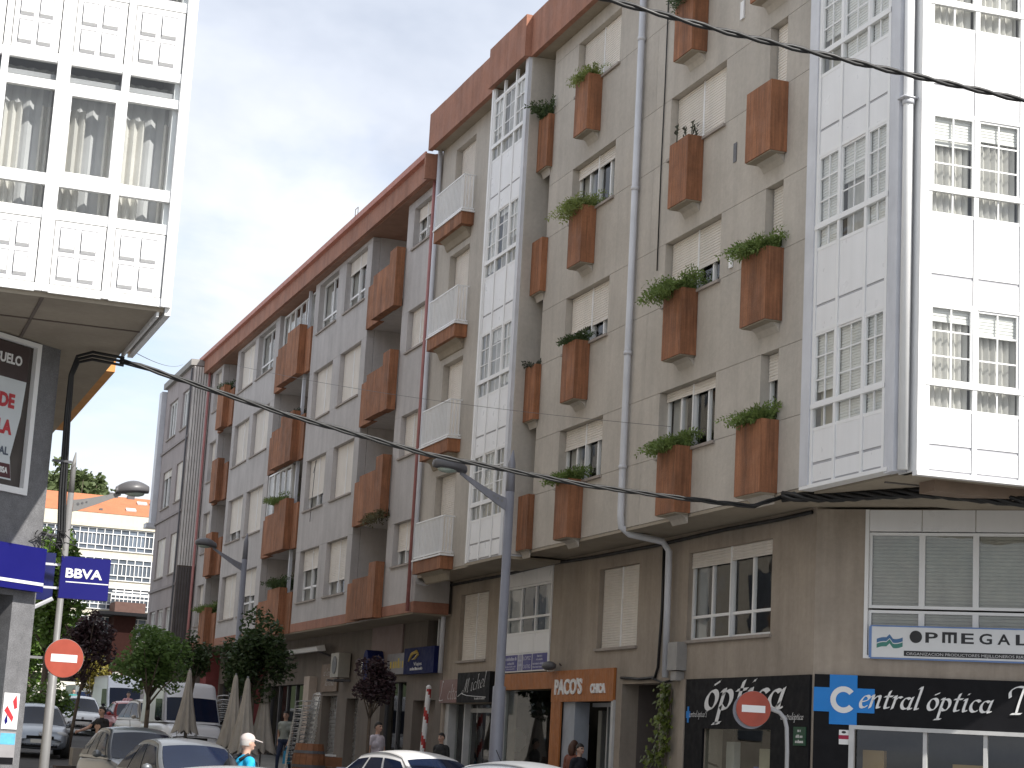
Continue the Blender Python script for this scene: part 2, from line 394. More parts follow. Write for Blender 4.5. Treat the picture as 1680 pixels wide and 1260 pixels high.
GL = {'o': (.86, [arc(.38, .5, .31, .46, 60, 420)]), 'a': (.92, [arc(.38, .48, .3, .44, 50, 340), [(.74, 1), (.66, .2), (.72, .03), (.9, .14)]]),
 'p': (.92, [[(.02, .88), (.2, 1), (.16, .4), (.14, -.68)], [(-.06, -.68), (.36, -.64)], arc(.42, .5, .3, .45, 150, -140)]),
 't': (.66, [[(.34, 1.42), (.27, .9), (.24, .25), (.32, .03), (.58, .14)], [(.04, .96), (.6, 1)]]),
 'i': (.55, [[(.05, .88), (.22, 1), (.2, .3), (.27, .03), (.48, .14)], [(.25, 1.36), (.31, 1.44)]]),
 'c': (.74, [arc(.42, .5, .32, .46, 45, 315)]), 'e': (.76, [[(.14, .46), (.5, .58), (.66, .76), (.52, .97), (.28, .9), (.12, .5), (.22, .1), (.45, .02), (.68, .2)]]),
 'n': (.96, [[(.02, .88), (.17, 1), (.13, 0)], [(.15, .55), (.45, .96), (.66, .9), (.64, .3), (.7, .03), (.88, .14)]]),
 'r': (.66, [[(.02, .88), (.18, 1), (.14, 0)], [(.16, .6), (.4, .96), (.62, .9)]]),
 'l': (.5, [[(.12, 1.66), (.28, 1.74), (.22, .25), (.28, .03), (.46, .14)]]),
 'h': (.96, [[(.1, 1.6), (.26, 1.7), (.13, 0)], [(.15, .55), (.45, .96), (.66, .9), (.64, .3), (.7, .03), (.88, .14)]]),
 'T': (1.4, [[(-.1, 1.0), (-.18, 1.4), (.2, 1.68), (.8, 1.66), (1.4, 1.74)], [(.6, 1.66), (.52, .8), (.5, .05)], [(.2, .0), (.8, .03)]]),
 'M': (1.7, [[(-.3, .5), (-.36, .2), (-.1, .1), (.15, .7), (.4, 1.7), (.42, .1)], [(.42, .1), (.9, 1.7), (.95, .1), (1.2, .2)]]),
 's': (.66, [[(.56, .86), (.3, .98), (.16, .74), (.5, .38), (.36, .03), (.06, .14)]]),
 'L': (1.1, [[(.6, 1.5), (.4, 1.6), (.3, .6), (.05, .1), (.5, .05), (1.0, .1)]]),
 "'": (.0, [[(-.52, 1.24), (-.22, 1.42)]]), ' ': (.5, [])}
def pen_text(par, s, fr, u, z, d, xh, m, nib=.2, ang=38, slant=.26, width=None, wave=0., name='lettering'):
    adv = sum(GL[c][0] for c in s); k = (width/(adv*xh)) if width else 1
    mb = MB(); x = 0; nv = (math.cos(R(ang))*nib/2, math.sin(R(ang))*nib/2)
    for c in s:
        a, strokes = GL[c]
        for st in strokes:
            pts = []
            for i in range(len(st)-1):
                p0, p1, p2, p3 = st[max(i-1, 0)], st[i], st[i+1], st[min(i+2, len(st)-1)]
                for j in range(5):
                    t = j/5; pts.append(tuple(.5*(2*p1[q]+(p2[q]-p0[q])*t+(2*p0[q]-5*p1[q]+4*p2[q]-p3[q])*t*t+(3*p1[q]-p0[q]-3*p2[q]+p3[q])*t**3) for q in (0, 1)))
            pts.append(st[-1])
            def w2(p, sg): 
                X = x+p[0]+sg*nv[0]; Yv = p[1]+sg*nv[1]
                return fr(u+(X+slant*Yv)*xh*k, d, z+Yv*xh+wave*X)
            for i, (p, q) in enumerate(zip(pts, pts[1:])): mb.face([w2(p, -1), w2(p, 1), w2(q, 1), w2(q, -1)])
            thin = nib*.18
            for p, q in zip(pts, pts[1:]):       # hairline so thin strokes stay visible
                dx, dy = q[0]-p[0], q[1]-p[1]; L_ = math.hypot(dx, dy) or 1; nx, ny = -dy/L_*thin, dx/L_*thin
                f2 = lambda a_, b_: fr(u+((x+a_)+slant*b_)*xh*k, d-.0015, z+b_*xh+wave*(x+a_))
                mb.face([f2(p[0]-nx, p[1]-ny), f2(p[0]+nx, p[1]+ny), f2(q[0]+nx, q[1]+ny), f2(q[0]-nx, q[1]-ny)])
        x += a
    return part(name, mb, m, par)

def scribble(par, fr, u0, u1, z, h, d, m):
    """a line of print too small to read in the photograph"""
    mb = MB(); u = u0
    while u < u1-h*.3:
        w_ = h*rnd.uniform(.25, .6); hh = h*rnd.choice((.7, .7, 1))
        mb.face([fr(u, d, z), fr(min(u+w_, u1), d, z), fr(min(u+w_, u1), d, z+hh), fr(u, d, z+hh)]); u += w_+h*rnd.choice((.15, .18, .22, .5))
    return part('lettering', mb, m, par)

# ------------------------------------------------------------------ ground
def strip(x0, x1, y0, y1, dz, n=60):
    mb = MB(); ys = sorted({y0, y1, *[y for y, _ in GZ if y0 < y < y1], *[y0+(y1-y0)*i/n for i in range(n+1)]})
    b = 0
    for y in ys: mb.v += [(x0, y, gz(y)+dz), (x1, y, gz(y)+dz)]
    for i in range(len(ys)-1): mb.f.append((2*i, 2*i+1, 2*i+3, 2*i+2)); mb.m.append(0)
    return mb
def slab(x0, x1, y0, y1, h):
    mb = strip(x0, x1, y0, y1, h); n = len(mb.v)//2
    for i in range(n-1):
        for sx in (0, 1):
            a, b = mb.v[2*i+sx], mb.v[2*i+2+sx]
            mb.face([a, b, (b[0], b[1], b[2]-h-.05), (a[0], a[1], a[2]-h-.05)])
    for i in (0, 2*n-2):
        a, b = mb.v[i], mb.v[i+1]; mb.face([a, b, (b[0], b[1], b[2]-h-.05), (a[0], a[1], a[2]-h-.05)])
    return mb
struct('ground', strip(-900, 900, -400, 900, -.012, 20), earth)
struct('road', strip(4.2, 10.8, 23, 150, -.004), asphalt)
struct('cross_street', strip(-60, 60, 5, 23.0, -.004), asphalt)
struct('plaza', strip(10.8, 60, 84, 185, -.003), paving)
sw = struct('pavement_right', slab(10.95, 16, 24.5, 84, .12), paving)
part('kerb', slab(10.8, 10.95, 24.5, 84, .13), granite, sw)
sw = struct('pavement_left', slab(-6, 4.05, 24.0, 120, .12), paving)
part('kerb', slab(4.05, 4.2, 24.0, 120, .13), granite, sw)
struct('pavement_near', slab(-60, 60, -8, 5, .12), paving)
sw = struct('pavement_corner', slab(13.0, 60, 20.5, 24.4, .12), paving)
for i in range(7):
    struct('zebra_stripe', MB().box(W, 4.6+i*.9, 5.1+i*.9, 19.3, 22.3, -.003, .002), mat('road_paint', (.75, .75, .73), .7, .12, 3)) if i < 7 else None

# ================================================================== right corner building
ZA = lambda k: 5.76+2.77*k
A = thing('apartment_building', 'beige apartment block with white glazed corner gallery and rust-orange planter boxes', 'building', (14.6, 34, 0))
# body behind the facade (kept 1.3 m back so windows look into dark rooms)
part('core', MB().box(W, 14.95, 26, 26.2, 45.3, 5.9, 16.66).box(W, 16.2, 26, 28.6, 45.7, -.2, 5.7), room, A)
# main wall panels
piers = [(25.3, 26.35), (26.95, 28.6), (30.9, 33.55), (35.85, 37.25)]
for k in range(4):
    z = ZA(k)
    lo = z if k == 0 else z-.46
    for a, b in ((25.3, 31.62), (31.62, 37.25)):
        panel(A, FA, a, b, lo, z+1.14, plasterA)
    for a, b in piers: panel(A, FA, a, b, z+1.14, z+2.31, plasterA)
for a, b in ((25.3, 31.62), (31.62, 37.25)): panel(A, FA, a, b, ZA(3)+2.31, 16.69, plasterA)
C1D = [1.0, .22, .56, .38]; C2D = [0, .5, 1, 1]
c1_down = [.33, .62, .18, 1.0]; c2_down = [.12, .60, 1.0, 1.0]
for k in range(4):
    z0, z1 = ZA(k)+1.14, ZA(k)+2.31
    window(A, FA, 33.55, 35.85, z0, z1, d=-.2, cols=4, down=c1_down[k], curt=.45)
    window(A, FA, 28.6, 30.9, z0, z1, d=-.2, cols=4, down=c2_down[k], curt=.45, low=0)
    window(A, FA, 26.35, 26.95, z0-(.9 if False else 0), z1, d=-.2, cols=1, down=1.0 if k else .35, curt=1, halves=False)
# planters
def planter(par, u0, u1, zb, zt, p=.31):
    fr = FA
    b = part('planter_box', MB().box(fr, u0, u1, .004, p, zb, zt-.05).box(fr, u0, u1, p-.05, p, zt-.05, zt).box(fr, u0, u0+.05, .004, p-.05, zt-.05, zt).box(fr, u1-.05, u1, .004, p-.05, zt-.05, zt), orange, par)
    part('soil', MB().box(fr, u0+.05, u1-.05, .01, p-.05, zt-.05, zt-.03), mat('soil', (.06, .045, .03), .95, .2, 8), b)
    part('corbel', MB().prism(fr, [(.003, zb-.021), (p*.45, zb-.021), (p*.2, zb-.07), (.003, zb-.16)], u0+.08, u1-.08), plasterA, b)
    part('underside', MB().box(fr, u0+.02, u1-.02, .02, p-.02, zb-.02, zb-.001), soffit, b)
    return b
PL = {}
for k in range(4):
    zb, zt = ZA(k)-.03, ZA(k)+1.15
    for nm, (a, b) in {'c1': (34.4, 35.12), 'c2': (29.42, 30.2), 'c3': (26.26, 27.14)}.items():
        planter(A, a, b, zb + (.03 if k == 0 else 0), zt); PL[nm, k] = ((a+b)/2, zt-.03, b-a)
    planter(A, 37.12, 37.74, zb + (.03 if k == 0 else 0), zt, .14); PL['c0', k] = (37.43, zt-.03, .62)
# recess beside the narrow gallery
part('recess_wall', MB().box(W, 14.25, 14.3, 37.2, 37.8, 5.7, 16.69).box(W, 13.25, 14.3, 37.755, 37.8, 5.7, 16.69), plasterA, A)
# narrow gallery
gallery(A, FA, [38.0, 38.62, 39.42, 40.1], range(4), 5.76, d=.4, bottom=5.68, last_top=16.66, muntin=(2, 3), blind=[.0, .55, .1, .9, .2])
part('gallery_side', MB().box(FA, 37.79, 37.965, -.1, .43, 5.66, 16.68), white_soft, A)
part('gallery_side', MB().box(FA, 40.135, 40.24, -.1, .43, 5.66, 16.68), white, A)
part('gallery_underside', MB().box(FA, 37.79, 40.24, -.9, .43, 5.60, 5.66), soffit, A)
# left section with balconies
holesL = [(42.6, 44.15, ZA(k)+.28, ZA(k)+2.33) for k in range(4)]
part('wall', wallmesh(FA, 40.2, 45.4, 5.76, 16.69, holesL, .3), plasterA, A)
for k in range(4):
    z = ZA(k)
    window(A, FA, 42.6, 44.15, z+.28, z+2.33, d=-.22, cols=2, down=1.0, curt=0, sill=False, name='balcony_door', halves=False)
    bal = part('balcony', MB().box(FA, 42.4, 44.62, .004, .32, z-.04, z+.26), orange, A)
    part('balcony_floor', MB().box(FA, 42.36, 44.66, .005, .35, z+.262, z+.30), white, bal)
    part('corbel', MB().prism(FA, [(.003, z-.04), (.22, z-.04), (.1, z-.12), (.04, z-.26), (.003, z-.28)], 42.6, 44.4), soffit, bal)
    mb = MB()
    for i in range(21): u = 42.42+2.16*i/20; mb.box(FA, u-.011, u+.011, .29, .312, z+.36, z+1.18)
    for dd in (.06, .15, .23):
        for u in (42.42, 44.58): mb.box(FA, u-.011, u+.011, dd-.011, dd+.011, z+.36, z+1.18)
    for zz in (z+.34, z+1.18): mb.box(FA, 42.4, 44.6, .285, .317, zz, zz+.03).box(FA, 42.4, 42.43, .01, .285, zz, zz+.03).box(FA, 44.57, 44.6, .01, .285, zz, zz+.03)
    part('railing', mb, white, bal)
# fascia and roof
def fas(u0, u1, d, name='fascia'):
    n = max(1, round((u1-u0)/1.3))
    for i in range(n):
        a, b = u0+(u1-u0)*i/n, u0+(u1-u0)*(i+1)/n
        panel(A, FA, a, b, 16.67, 17.64+(.006 if i % 2 else 0), orangeF, d-.12, d, .003, name)
fas(22.1, 37.75, .40); fas(37.75, 40.22, .55); fas(40.22, 45.35, .40)
part('soffit', MB().box(FA, 22.2, 45.3, -.9, .3, 16.695, 16.74).box(FA, 37.8, 40.2, .3, .44, 16.695, 16.74), soffit, A)
for a_ in (37.755, 40.10): part('fascia_return', MB().box(FA, a_, a_+.115, .281, .43, 16.675, 17.635), orangeF, A)
part('roof', MB().box(W, 13.35, 26.2, 22.4, 45.3, 17.0, 17.3), soffit, A)
# overhang underside
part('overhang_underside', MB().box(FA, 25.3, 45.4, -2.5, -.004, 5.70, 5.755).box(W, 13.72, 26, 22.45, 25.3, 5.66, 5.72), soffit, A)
part('overhang_beam', MB().box(W, 14.3, 26, 22.9, 23.3, 5.50, 5.66), mat('beam_brown', (.23, .17, .13), .8, .15, 2), A)
# corner gallery, street side and front
gallery(A, FA, [22.95, 23.55, 24.34, 25.02], range(4), 5.76, d=.1, bottom=5.74, last_top=16.66, blind=[.95, .97, .6, .96, .4, .95])
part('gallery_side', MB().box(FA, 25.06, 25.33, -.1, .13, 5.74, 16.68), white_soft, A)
part('gallery_sill', MB().box(FA, 22.8, 25.33, -.1, .125, 5.69, 5.745), white, A)
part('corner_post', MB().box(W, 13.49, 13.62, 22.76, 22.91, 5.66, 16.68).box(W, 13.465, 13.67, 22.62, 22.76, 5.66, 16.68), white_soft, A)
part('corner_post', MB().tube([(13.57, 22.54, 5.68), (13.57, 22.54, 16.66)], .075, 12), white, A, True)
part('pipe_collar', MB().tube([(13.57, 22.54, 10.9), (13.57, 22.54, 10.97)], .09, 12).box(W, 13.44, 13.70, 22.44, 22.64, 10.98, 11.0), white_soft, A, True)
ca, sa = math.cos(R(-3)), math.sin(R(-3))
FF = frame(13.76, 22.36, ca, sa, sa, -ca)
gallery(A, FF, [.06+.73*i for i in range(11)], range(4), 5.74, d=0, bottom=5.66, last_top=16.64, blind=[.15, .25, .1, .3, .2])
part('gallery_side', MB().box(FF, -.09, .022, -.5, .02, 5.66, 16.66), white, A)
part('gallery_sill', MB().box(FF, -.09, 7.5, -.1, .03, 5.60, 5.66), white, A)
for i in range(6): panel(A, FF, -.3+1.3*i, 1.0+1.3*i, 16.67, 17.64, orangeF, .2, .35, .003, 'fascia')
part('gallery_roof', MB().box(FF, -.2, 7.6, -4.5, .3, 16.695, 16.75), soffit, A)
# downpipes on the upper wall
def pipe(par, pts, r, m, name='downpipe', n=10): return part(name, MB().tube(pts, r, n), m, par, True)
pp = pipe(A, [FA(32.25, .09, 17.0), FA(32.25, .09, 6.0), FA(32.25, .07, 5.78), FA(32.25, -.1, 5.66), FA(32.2, -.75, 5.58), FA(32.14, -.86, 5.40), FA(32.14, -.88, 3.1)], .065, white_soft)
part('pipe_collar', MB().tube([FA(32.25, .09, 6.85), FA(32.25, .09, 6.92)], .078, 10).tube([FA(32.25, .09, 9.0), FA(32.25, .09, 9.07)], .078, 10).tube([FA(32.25, .09, 12.2), FA(32.25, .09, 12.27)], .078, 10).tube([FA(32.25, .09, 15.2), FA(32.25, .09, 15.27)], .078, 10), white_soft, pp, True)
pipe(A, [FA(45.28, .09, 16.7), FA(45.28, .09, 5.9), FA(45.3, -.05, 5.62), FA(45.62, -.85, 5.5), FA(45.66, -.88, 5.3), FA(45.66, -.88, 3.45)], .06, white_soft)
pipe(A, [FA(31.2, .02, 16.6), FA(31.18, .025, 14.0), FA(31.22, .02, 12.5), FA(31.2, .025, 10.4)], .012, blackrub, 'wall_cable', 6)
part('wall_vent', MB().box(FA, 28.08, 28.2, .004, .03, 7.0+2.77, 7.32+2.77), white, A)
part('wall_vent', MB().box(FA, 28.08, 28.2, .004, .012, 11.62, 11.96), darkgrey, A)
part('wall_vent', MB().box(FA, 27.95, 28.08, .004, .03, 7.0+5.54+1.6, 7.32+5.54+1.6), white, A)
# ---------------- mezzanine and shop level (plane X = 14.6)
holesM = [(28.3, 31.55, 3.75, 5.33), (33.8, 35.8, 3.74, 5.33), (38.45, 41.25, 3.35, 5.69), (42.63, 44.7, 3.72, 5.33),
          (32.6, 34.4, .12, 3.02), (34.75, 41.25, .1, 2.98), (41.9, 45.6, .1, 2.7), (28.1, 30.65, .5, 2.2)]
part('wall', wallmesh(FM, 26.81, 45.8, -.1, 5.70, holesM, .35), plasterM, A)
window(A, FM, 28.3, 31.55, 3.75, 5.33, d=-.12, cols=4, down=.14, low=.42, curt=.2, name='window')
window(A, FM, 33.8, 35.8, 3.74, 5.33, d=-.16, cols=2, down=.97, curt=0)
window(A, FM, 42.63, 44.7, 3.72, 5.33, d=-.16, cols=2, down=1.0, curt=0)
g_ = window(A, FM, 38.45, 41.25, 4.2, 5.28, d=-.02, cols=3, low=.36, curt=.4, sill=False, name='mezzanine_gallery')
for i in range(3):
    a, b = 38.45+2.8*i/3, 38.45+2.8*(i+1)/3
    panel(A, FM, a, b, 5.28, 5.69, whiteP, -.1, .02, .006, 'gallery_panel'); panel(A, FM, a, b, 3.78, 4.2, whiteP, -.1, .02, .006, 'gallery_panel')
part('gallery_side', MB().box(FM, 38.41, 38.45, -.1, .03, 3.35, 5.69).box(FM, 41.25, 41.29, -.1, .03, 3.35, 5.69), white, A)
# óptica shopfront
blk = part('shop_cladding', wallmesh(FM, 26.83, 31.38, .1, 3.06, [(28.1, 30.65, .5, 2.2)], .04, d=.045), black, A)
part('shop_window', MB().face([FM(28.1, -.02, .5), FM(30.65, -.02, .5), FM(30.65, -.02, 2.2), FM(28.1, -.02, 2.2)]), shopglass, A)
mats_d = [mat('disp_cream', (.6, .55, .42), .7), mat('disp_teal', (.03, .30, .26), .6), mat('disp_white', (.7, .7, .68), .6), mat('disp_blue', (.02, .10, .5), .5), mat('disp_wood', (.45, .27, .10), .5), mat('disp_dark', (.03, .03, .035), .5)]
for (a, b, z0, z1, mi) in [(28.2, 28.6, .55, 1.85, 1), (28.75, 29.3, .55, 1.9, 0), (29.5, 29.62, .55, 1.45, 2), (29.75, 29.9, .55, 1.4, 2), (30.05, 30.15, .55, 1.3, 2), (29.35, 29.5, 1.3, 1.6, 3), (30.25, 30.55, .55, 2.0, 2)]:
    part('window_display', MB().box(FM, a, b, -.5, -.38, z0, z1), mats_d[mi], A)
part('shop_interior', MB().box(FM, 27.9, 30.9, -1.3, -1.25, .3, 2.6).box(FM, 27.9, 30.9, -1.25, -.36, .35, .45), mat('interior_brown', (.12, .09, .06), .8), A)
# passage, pillar
part('passage', MB().box(FM, 32.5, 34.5, -1.5, -1.45, 0, 3.1).box(FM, 34.4, 34.45, -1.5, -.35, 0, 3.1).box(FM, 32.55, 32.6, -1.5, -.35, 0, 3.1), mat('passage_brown', (.12, .10, .09), .8), A)
part('door', MB().box(FM, 32.7, 33.5, -1.44, -1.40, .12, 2.3).box(FM, 33.5, 33.55, -1.44, -1.37, .12, 2.3), darkgrey, A)
part('pillar', MB().box(FM, 31.4, 31.62, .002, .06, 0, 3.06), plasterM, A)
part('meter_box', MB().box(FM, 31.5, 31.9, .002, .2, 3.22, 3.72).box(FM, 31.58, 31.82, .002, .16, 3.04, 3.2), mat('plastic_grey', (.30, .29, .28), .5), A)
pipe(A, [FM(34.4, .03, 3.14), FM(33.5, .04, 3.10), FM(32.8, .03, 3.12), FM(32.66, .04, 3.3), FM(32.6, .03, 4.4), FM(32.62, .03, 5.6)], .028, blackrub, 'wall_cable', 6)
pipe(A, [FM(31.9, .05, 3.06), FM(32.4, .04, 3.02), FM(32.9, .04, 3.1)], .02, blackrub, 'wall_cable', 6)
# long cable bundle under the overhang
part('wall_cable', MB().tube([FM(45.6, .06, 5.62), FM(42, .05, 5.60), FM(38.5, .06, 5.64), FM(36, .05, 5.60), FM(33, .06, 5.58), FM(30, .05, 5.62), FM(28, .07, 5.60), FM(26.9, .05, 5.62)], .035, 8), blackrub, A, True)
# Paco's shopfront
orng = mat('shop_orange_slats', (.40, .14, .035), .5, .12, 3, rand=.06)
def slatrow(u0, u1, z0, z1, d=.06):
    n = int((u1-u0)/.09)
    for i in range(n):
        a = u0+(u1-u0)*i/n; part('fascia_slat', MB().box(FM, a+.006, a+(u1-u0)/n-.006, .01, d, z0, z1), orng, A)
part('shop_fascia', MB().box(FM, 34.7, 38.05, -.05, .01, 2.70, 3.34).box(FM, 38.05, 41.27, -.05, .01, 2.98, 3.33), mat('shop_orange_back', (.2, .06, .015), .7), A)
slatrow(34.7, 38.06, 2.70, 3.34); slatrow(38.06, 41.27, 2.98, 3.33)
slatrow(37.5, 38.06, .1, 2.70, .05)
part('shop_window', MB().face([FM(38.06, -.05, .35), FM(41.2, -.05, .35), FM(41.2, -.05, 2.98), FM(38.06, -.05, 2.98)]), shopglass, A)
part('shop_window_frame', MB().box(FM, 41.14, 41.27, -.1, .02, .1, 2.98).box(FM, 38.06, 38.12, -.1, .0, .35, 2.98).box(FM, 38.12, 41.14, -.1, -.02, .1, .35), mat('alu_pale', (.5, .5, .5), .4), A)
part('shop_interior', MB().box(FM, 34.8, 41.3, -2.6, -2.55, .1, 3.2).box(FM, 34.8, 41.3, -2.55, -.3, .05, .12), mat('interior_greygreen', (.11, .125, .12), .8), A)
for (a, b, z0, z1, dd, mi) in [(39.2, 39.8, .1, 2.3, -1.2, 0), (39.85, 40.0, .1, 2.5, -1.4, 2), (38.5, 38.7, .1, 2.6, -1.3, 2), (38.9, 39.3, .3, 1.35, -.5, 4), (38.3, 38.9, .3, 1.3, -.6, 5)]:
    part('window_display', MB().box(FM, a, b, dd-.1, dd, z0, z1), mats_d[mi], A)
part('window_display', MB().prism(FM, [(-.75, .3), (-.35, .3), (-.42, 1.2), (-.68, 1.35)], 38.35, 39.0), mat('disp_red', (.35, .02, .02), .7), A)
part('window_display', MB().prism(FM, [(-.75, .3), (-.35, .3), (-.42, 1.1), (-.68, 1.25)], 39.3, 40.0), mat('disp_yellow', (.45, .42, .05), .7), A)
part('door_jamb', MB().box(FM, 36.85, 37.5, -.34, -.02, .1, 2.70), mat('alu_blue', (.34, .37, .42), .4), A)
part('door_jamb', MB().box(FM, 34.68, 34.8, -.2, .05, .1, 2.72).box(FM, 36.1, 36.16, -.5, -.44, .1, 2.65), mat('alu_pale', (.5, .5, .5), .4), A)
part('shop_door_pane', MB().face([FM(34.8, -.45, .1), FM(36.1, -.45, .1), FM(36.1, -.45, 2.65), FM(34.8, -.45, 2.65)]), shopglass, A)
part('door_head', MB().box(FM, 34.8, 36.9, -.5, -.42, 2.62, 2.70), white_soft, A)
part('counter', MB().box(FM, 34.9, 35.9, -2.2, -1.9, 1.9, 2.2).box(FM, 34.9, 35.9, -2.2, -1.9, .1, 1.2), mats_d[4], A)
# next shop
part('shop_door', MB().box(FM, 41.95, 42.15, -.3, -.1, .1, 2.7).box(FM, 44.2, 44.27, -.3, -.1, .1, 2.7).box(FM, 42.15, 44.2, -.3, -.24, 2.5, 2.6).box(FM, 45.3, 45.6, -.3, -.05, .1, 2.7), mat('alu_pale', (.5, .5, .5), .4), A)
part('shop_window', MB().face([FM(42.15, -.25, .1), FM(45.3, -.25, .1), FM(45.3, -.25, 2.7), FM(42.15, -.25, 2.7)]), shopglass, A)
part('shop_interior', MB().box(FM, 41.8, 45.7, -1.4, -1.35, 0, 2.8), mat('interior_black', (.03, .03, .035), .8), A)
part('window_display', MB().ball(FM(43.0, -.9, 1.9), .35, .45, .3, 10), mats_d[2], A, True)
# ---------------- chamfered corner below the overhang
cc, sc_ = math.cos(R(-42)), math.sin(R(-42))
FC = frame(14.6, 26.81, cc, sc_, sc_, -cc)
holesC = [(.84, 6.6, 3.4, 5.36), (.62, 6.6, .1, 2.28)]
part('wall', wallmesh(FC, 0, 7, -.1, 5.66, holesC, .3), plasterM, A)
part('core', MB().box(FC, .3, 7, -1.6, -1.5, -.1, 5.6), room, A)
cols = [.84+.82*i for i in range(8)]
for i, (a, b) in enumerate(zip(cols, cols[1:])):
    w_ = window(A, FC, a, b, 4.12, 5.3, d=-.06, cols=1, curt=0, sill=False, bar=.045)
    part('blind', shutter_mesh(FC, a+.05, b-.05, 4.15, 5.26, -.10, .055), mat('blind_beige', (.40, .38, .33), .7), w_)
    w_ = window(A, FC, a, b, 3.4, 4.09, d=-.06, cols=1, curt=0, sill=False, bar=.045)
    part('blind', shutter_mesh(FC, a+.05, b-.05, 3.45, 4.05, -.10, .055), mat('blind_beige', (.40, .38, .33), .7), w_)
    panel(A, FC, a, b, 5.31, 5.655, whiteP, -.1, .012, .006, 'gallery_panel')
part('gallery_side', MB().box(FC, .78, .84, -.1, .02, 3.34, 5.655).box(FC, .84, 6.6, -.1, .03, 3.34, 3.39), white, A)
blk = part('shop_cladding', wallmesh(FC, .035, 7, .1, 3.07, [(.62, 6.6, .1, 2.28)], .04, d=.045), black, A)
part('shop_window_frame', MB().box(FC, .6, 6.6, .0, .09, 2.25, 2.31).box(FC, .6, .68, .0, .09, .1, 2.25).box(FC, 1.72, 1.78, -.1, .02, .1, 2.25).box(FC, 2.62, 2.68, -.1, .02, .1, 2.25), mat('alu_pale', (.5, .5, .5), .4), A)
part('shop_window', MB().face([FC(.68, -.03, .1), FC(6.6, -.03, .1), FC(6.6, -.03, 2.25), FC(.68, -.03, 2.25)]), shopglass, A)
part('shop_interior', MB().box(FC, .4, 6.8, -1.45, -1.4, 0, 2.6), mat('interior_black', (.03, .03, .035), .8), A)
for (a, b, z0, z1) in [(.72, 1.05, 1.6, 1.95), (.72, 1.0, 1.3, 1.58), (2.1, 2.6, 1.35, 1.8), (2.7, 2.95, 1.3, 1.75), (3.0, 3.3, 1.3, 1.75), (.9, 3.4, .9, 1.25)]:
    part('window_display', MB().box(FC, a, b, -.6, -.4, z0, z1), mats_d[4], A)

# ---------------- signs on the right corner building (each a thing)
sign_white = mat('sign_white', (.78, .78, .78), .5, .04)
FMr = frame(14.6, 0, 0, -1, -1, 0)        # reading direction along the shop fronts (u = -Y)
sg = thing('shop_lettering', 'large white slanted "óptica" lettering on black cladding behind the no-entry sign', 'sign', FM(29, .05, 2.3))
pen_text(sg, "o'ptica", FMr, -30.62, 2.52, .056, .34, sign_white, nib=.26, width=2.92)
sg = thing('small_shop_lettering', 'tiny blue cross with pale script at the left edge of the black cladding', 'sign', FM(31, .05, 2.3))
part('cross', MB().box(FMr, -31.33, -31.17, .046, .052, 2.38, 2.5).box(FMr, -31.28, -31.22, .046, .054, 2.3, 2.58), mat('cross_blue', (.0, .20, .62), .4, .05), sg)
pen_text(sg, "Central o'ptica T".replace('C', 'c'), FMr, -31.2, 2.4, .056, .06, sign_white, nib=.2, width=.75)
sg = thing('shop_web_lettering', 'tiny pale script at the right end of the black street-side cladding', 'sign', FM(27.3, .05, 2.3))
pen_text(sg, "centralo'ptica", FMr, -27.75, 2.36, .056, .06, sign_white, nib=.2, width=.75)
sg = thing('hours_sign', 'small dark green notice with white lines on black cladding', 'sign', FM(27.1, .05, 1.95))
part('plate', MB().box(FMr, -27.3, -26.9, .046, .06, 1.96, 2.25), mat('sign_green', (.012, .07, .035), .5), sg)
scribble(sg, FMr, -27.16, -27.04, 2.17, .05, .062, sign_white); scribble(sg, FMr, -27.21, -26.99, 2.08, .05, .062, sign_white); scribble(sg, FMr, -27.23, -26.97, 2.0, .05, .062, sign_white)
sg = thing('shop_name_sign', 'blue cross with white C and slanted "Central óptica T" lettering on black corner cladding', 'sign', FC(2, .05, 2.3))
cb = mat('cross_blue', (.0, .20, .62), .4, .05)
part('cross', MB().box(FC, .03, .28, .046, .058, 2.5, 2.87).box(FC, .28, .71, .046, .06, 2.31, 3.07).box(FC, .71, .98, .046, .058, 2.5, 2.87), cb, sg)
mb = MB(); cpt = arc(.5, 2.69, .165, .165, 40, 320, 24)
for (a, b), (c, e) in zip(cpt, cpt[1:]):
    f_ = lambda x, z, k: FC(.5+(x-.5)*k, .066, 2.69+(z-2.69)*k)
    mb.face([f_(a, b, .72), f_(a, b, 1.24), f_(c, e, 1.24), f_(c, e, .72)])
part('lettering', mb, sign_white, sg)
pen_text(sg, "entral o'ptica", FC, .72, 2.58, .064, .19, sign_white, nib=.24, width=2.02)
pen_text(sg, "T", FC, 2.98, 2.58, .064, .24, sign_white, nib=.2)
sg = thing('association_sign', 'long white sign board with wave emblem and black OPMEGAL lettering under corner windows', 'sign', FC(2.5, .05, 3.35))
part('board', MB().box(FC, .92, 4.2, .02, .07, 3.36, 3.83), mat('board_white', (.72, .73, .74), .45, .03), sg)
part('board_trim', MB().box(FC, .90, 4.22, .016, .078, 3.83, 3.85).box(FC, .90, 4.22, .016, .078, 3.335, 3.355).box(FC, .88, .92, .016, .078, 3.355, 3.83), mat('trim_blue', (.14, .24, .5), .4), sg)
def wavep(z0, z1, m):
    mb = MB(); pts = []
    for i in range(17):
        t = i/16; base = .02*math.sin(t*math.pi*2)
        pk = max(0, 1-abs(t-.5)/.13)*.06
        pts.append((1.0+.4*t, base+pk*1.0+t*.03))
    for (a, o1), (b, o2) in zip(pts, pts[1:]): mb.face([FC(a, .073, z0+o1), FC(b, .073, z0+o2), FC(b, .073, z1+o2), FC(a, .073, z1+o1)])
    part('emblem', mb, m, sg)
wavep(3.58, 3.64, mat('emblem_blue', (.06, .16, .33), .5)); wavep(3.50, 3.565, mat('emblem_green', (.05, .22, .18), .5))
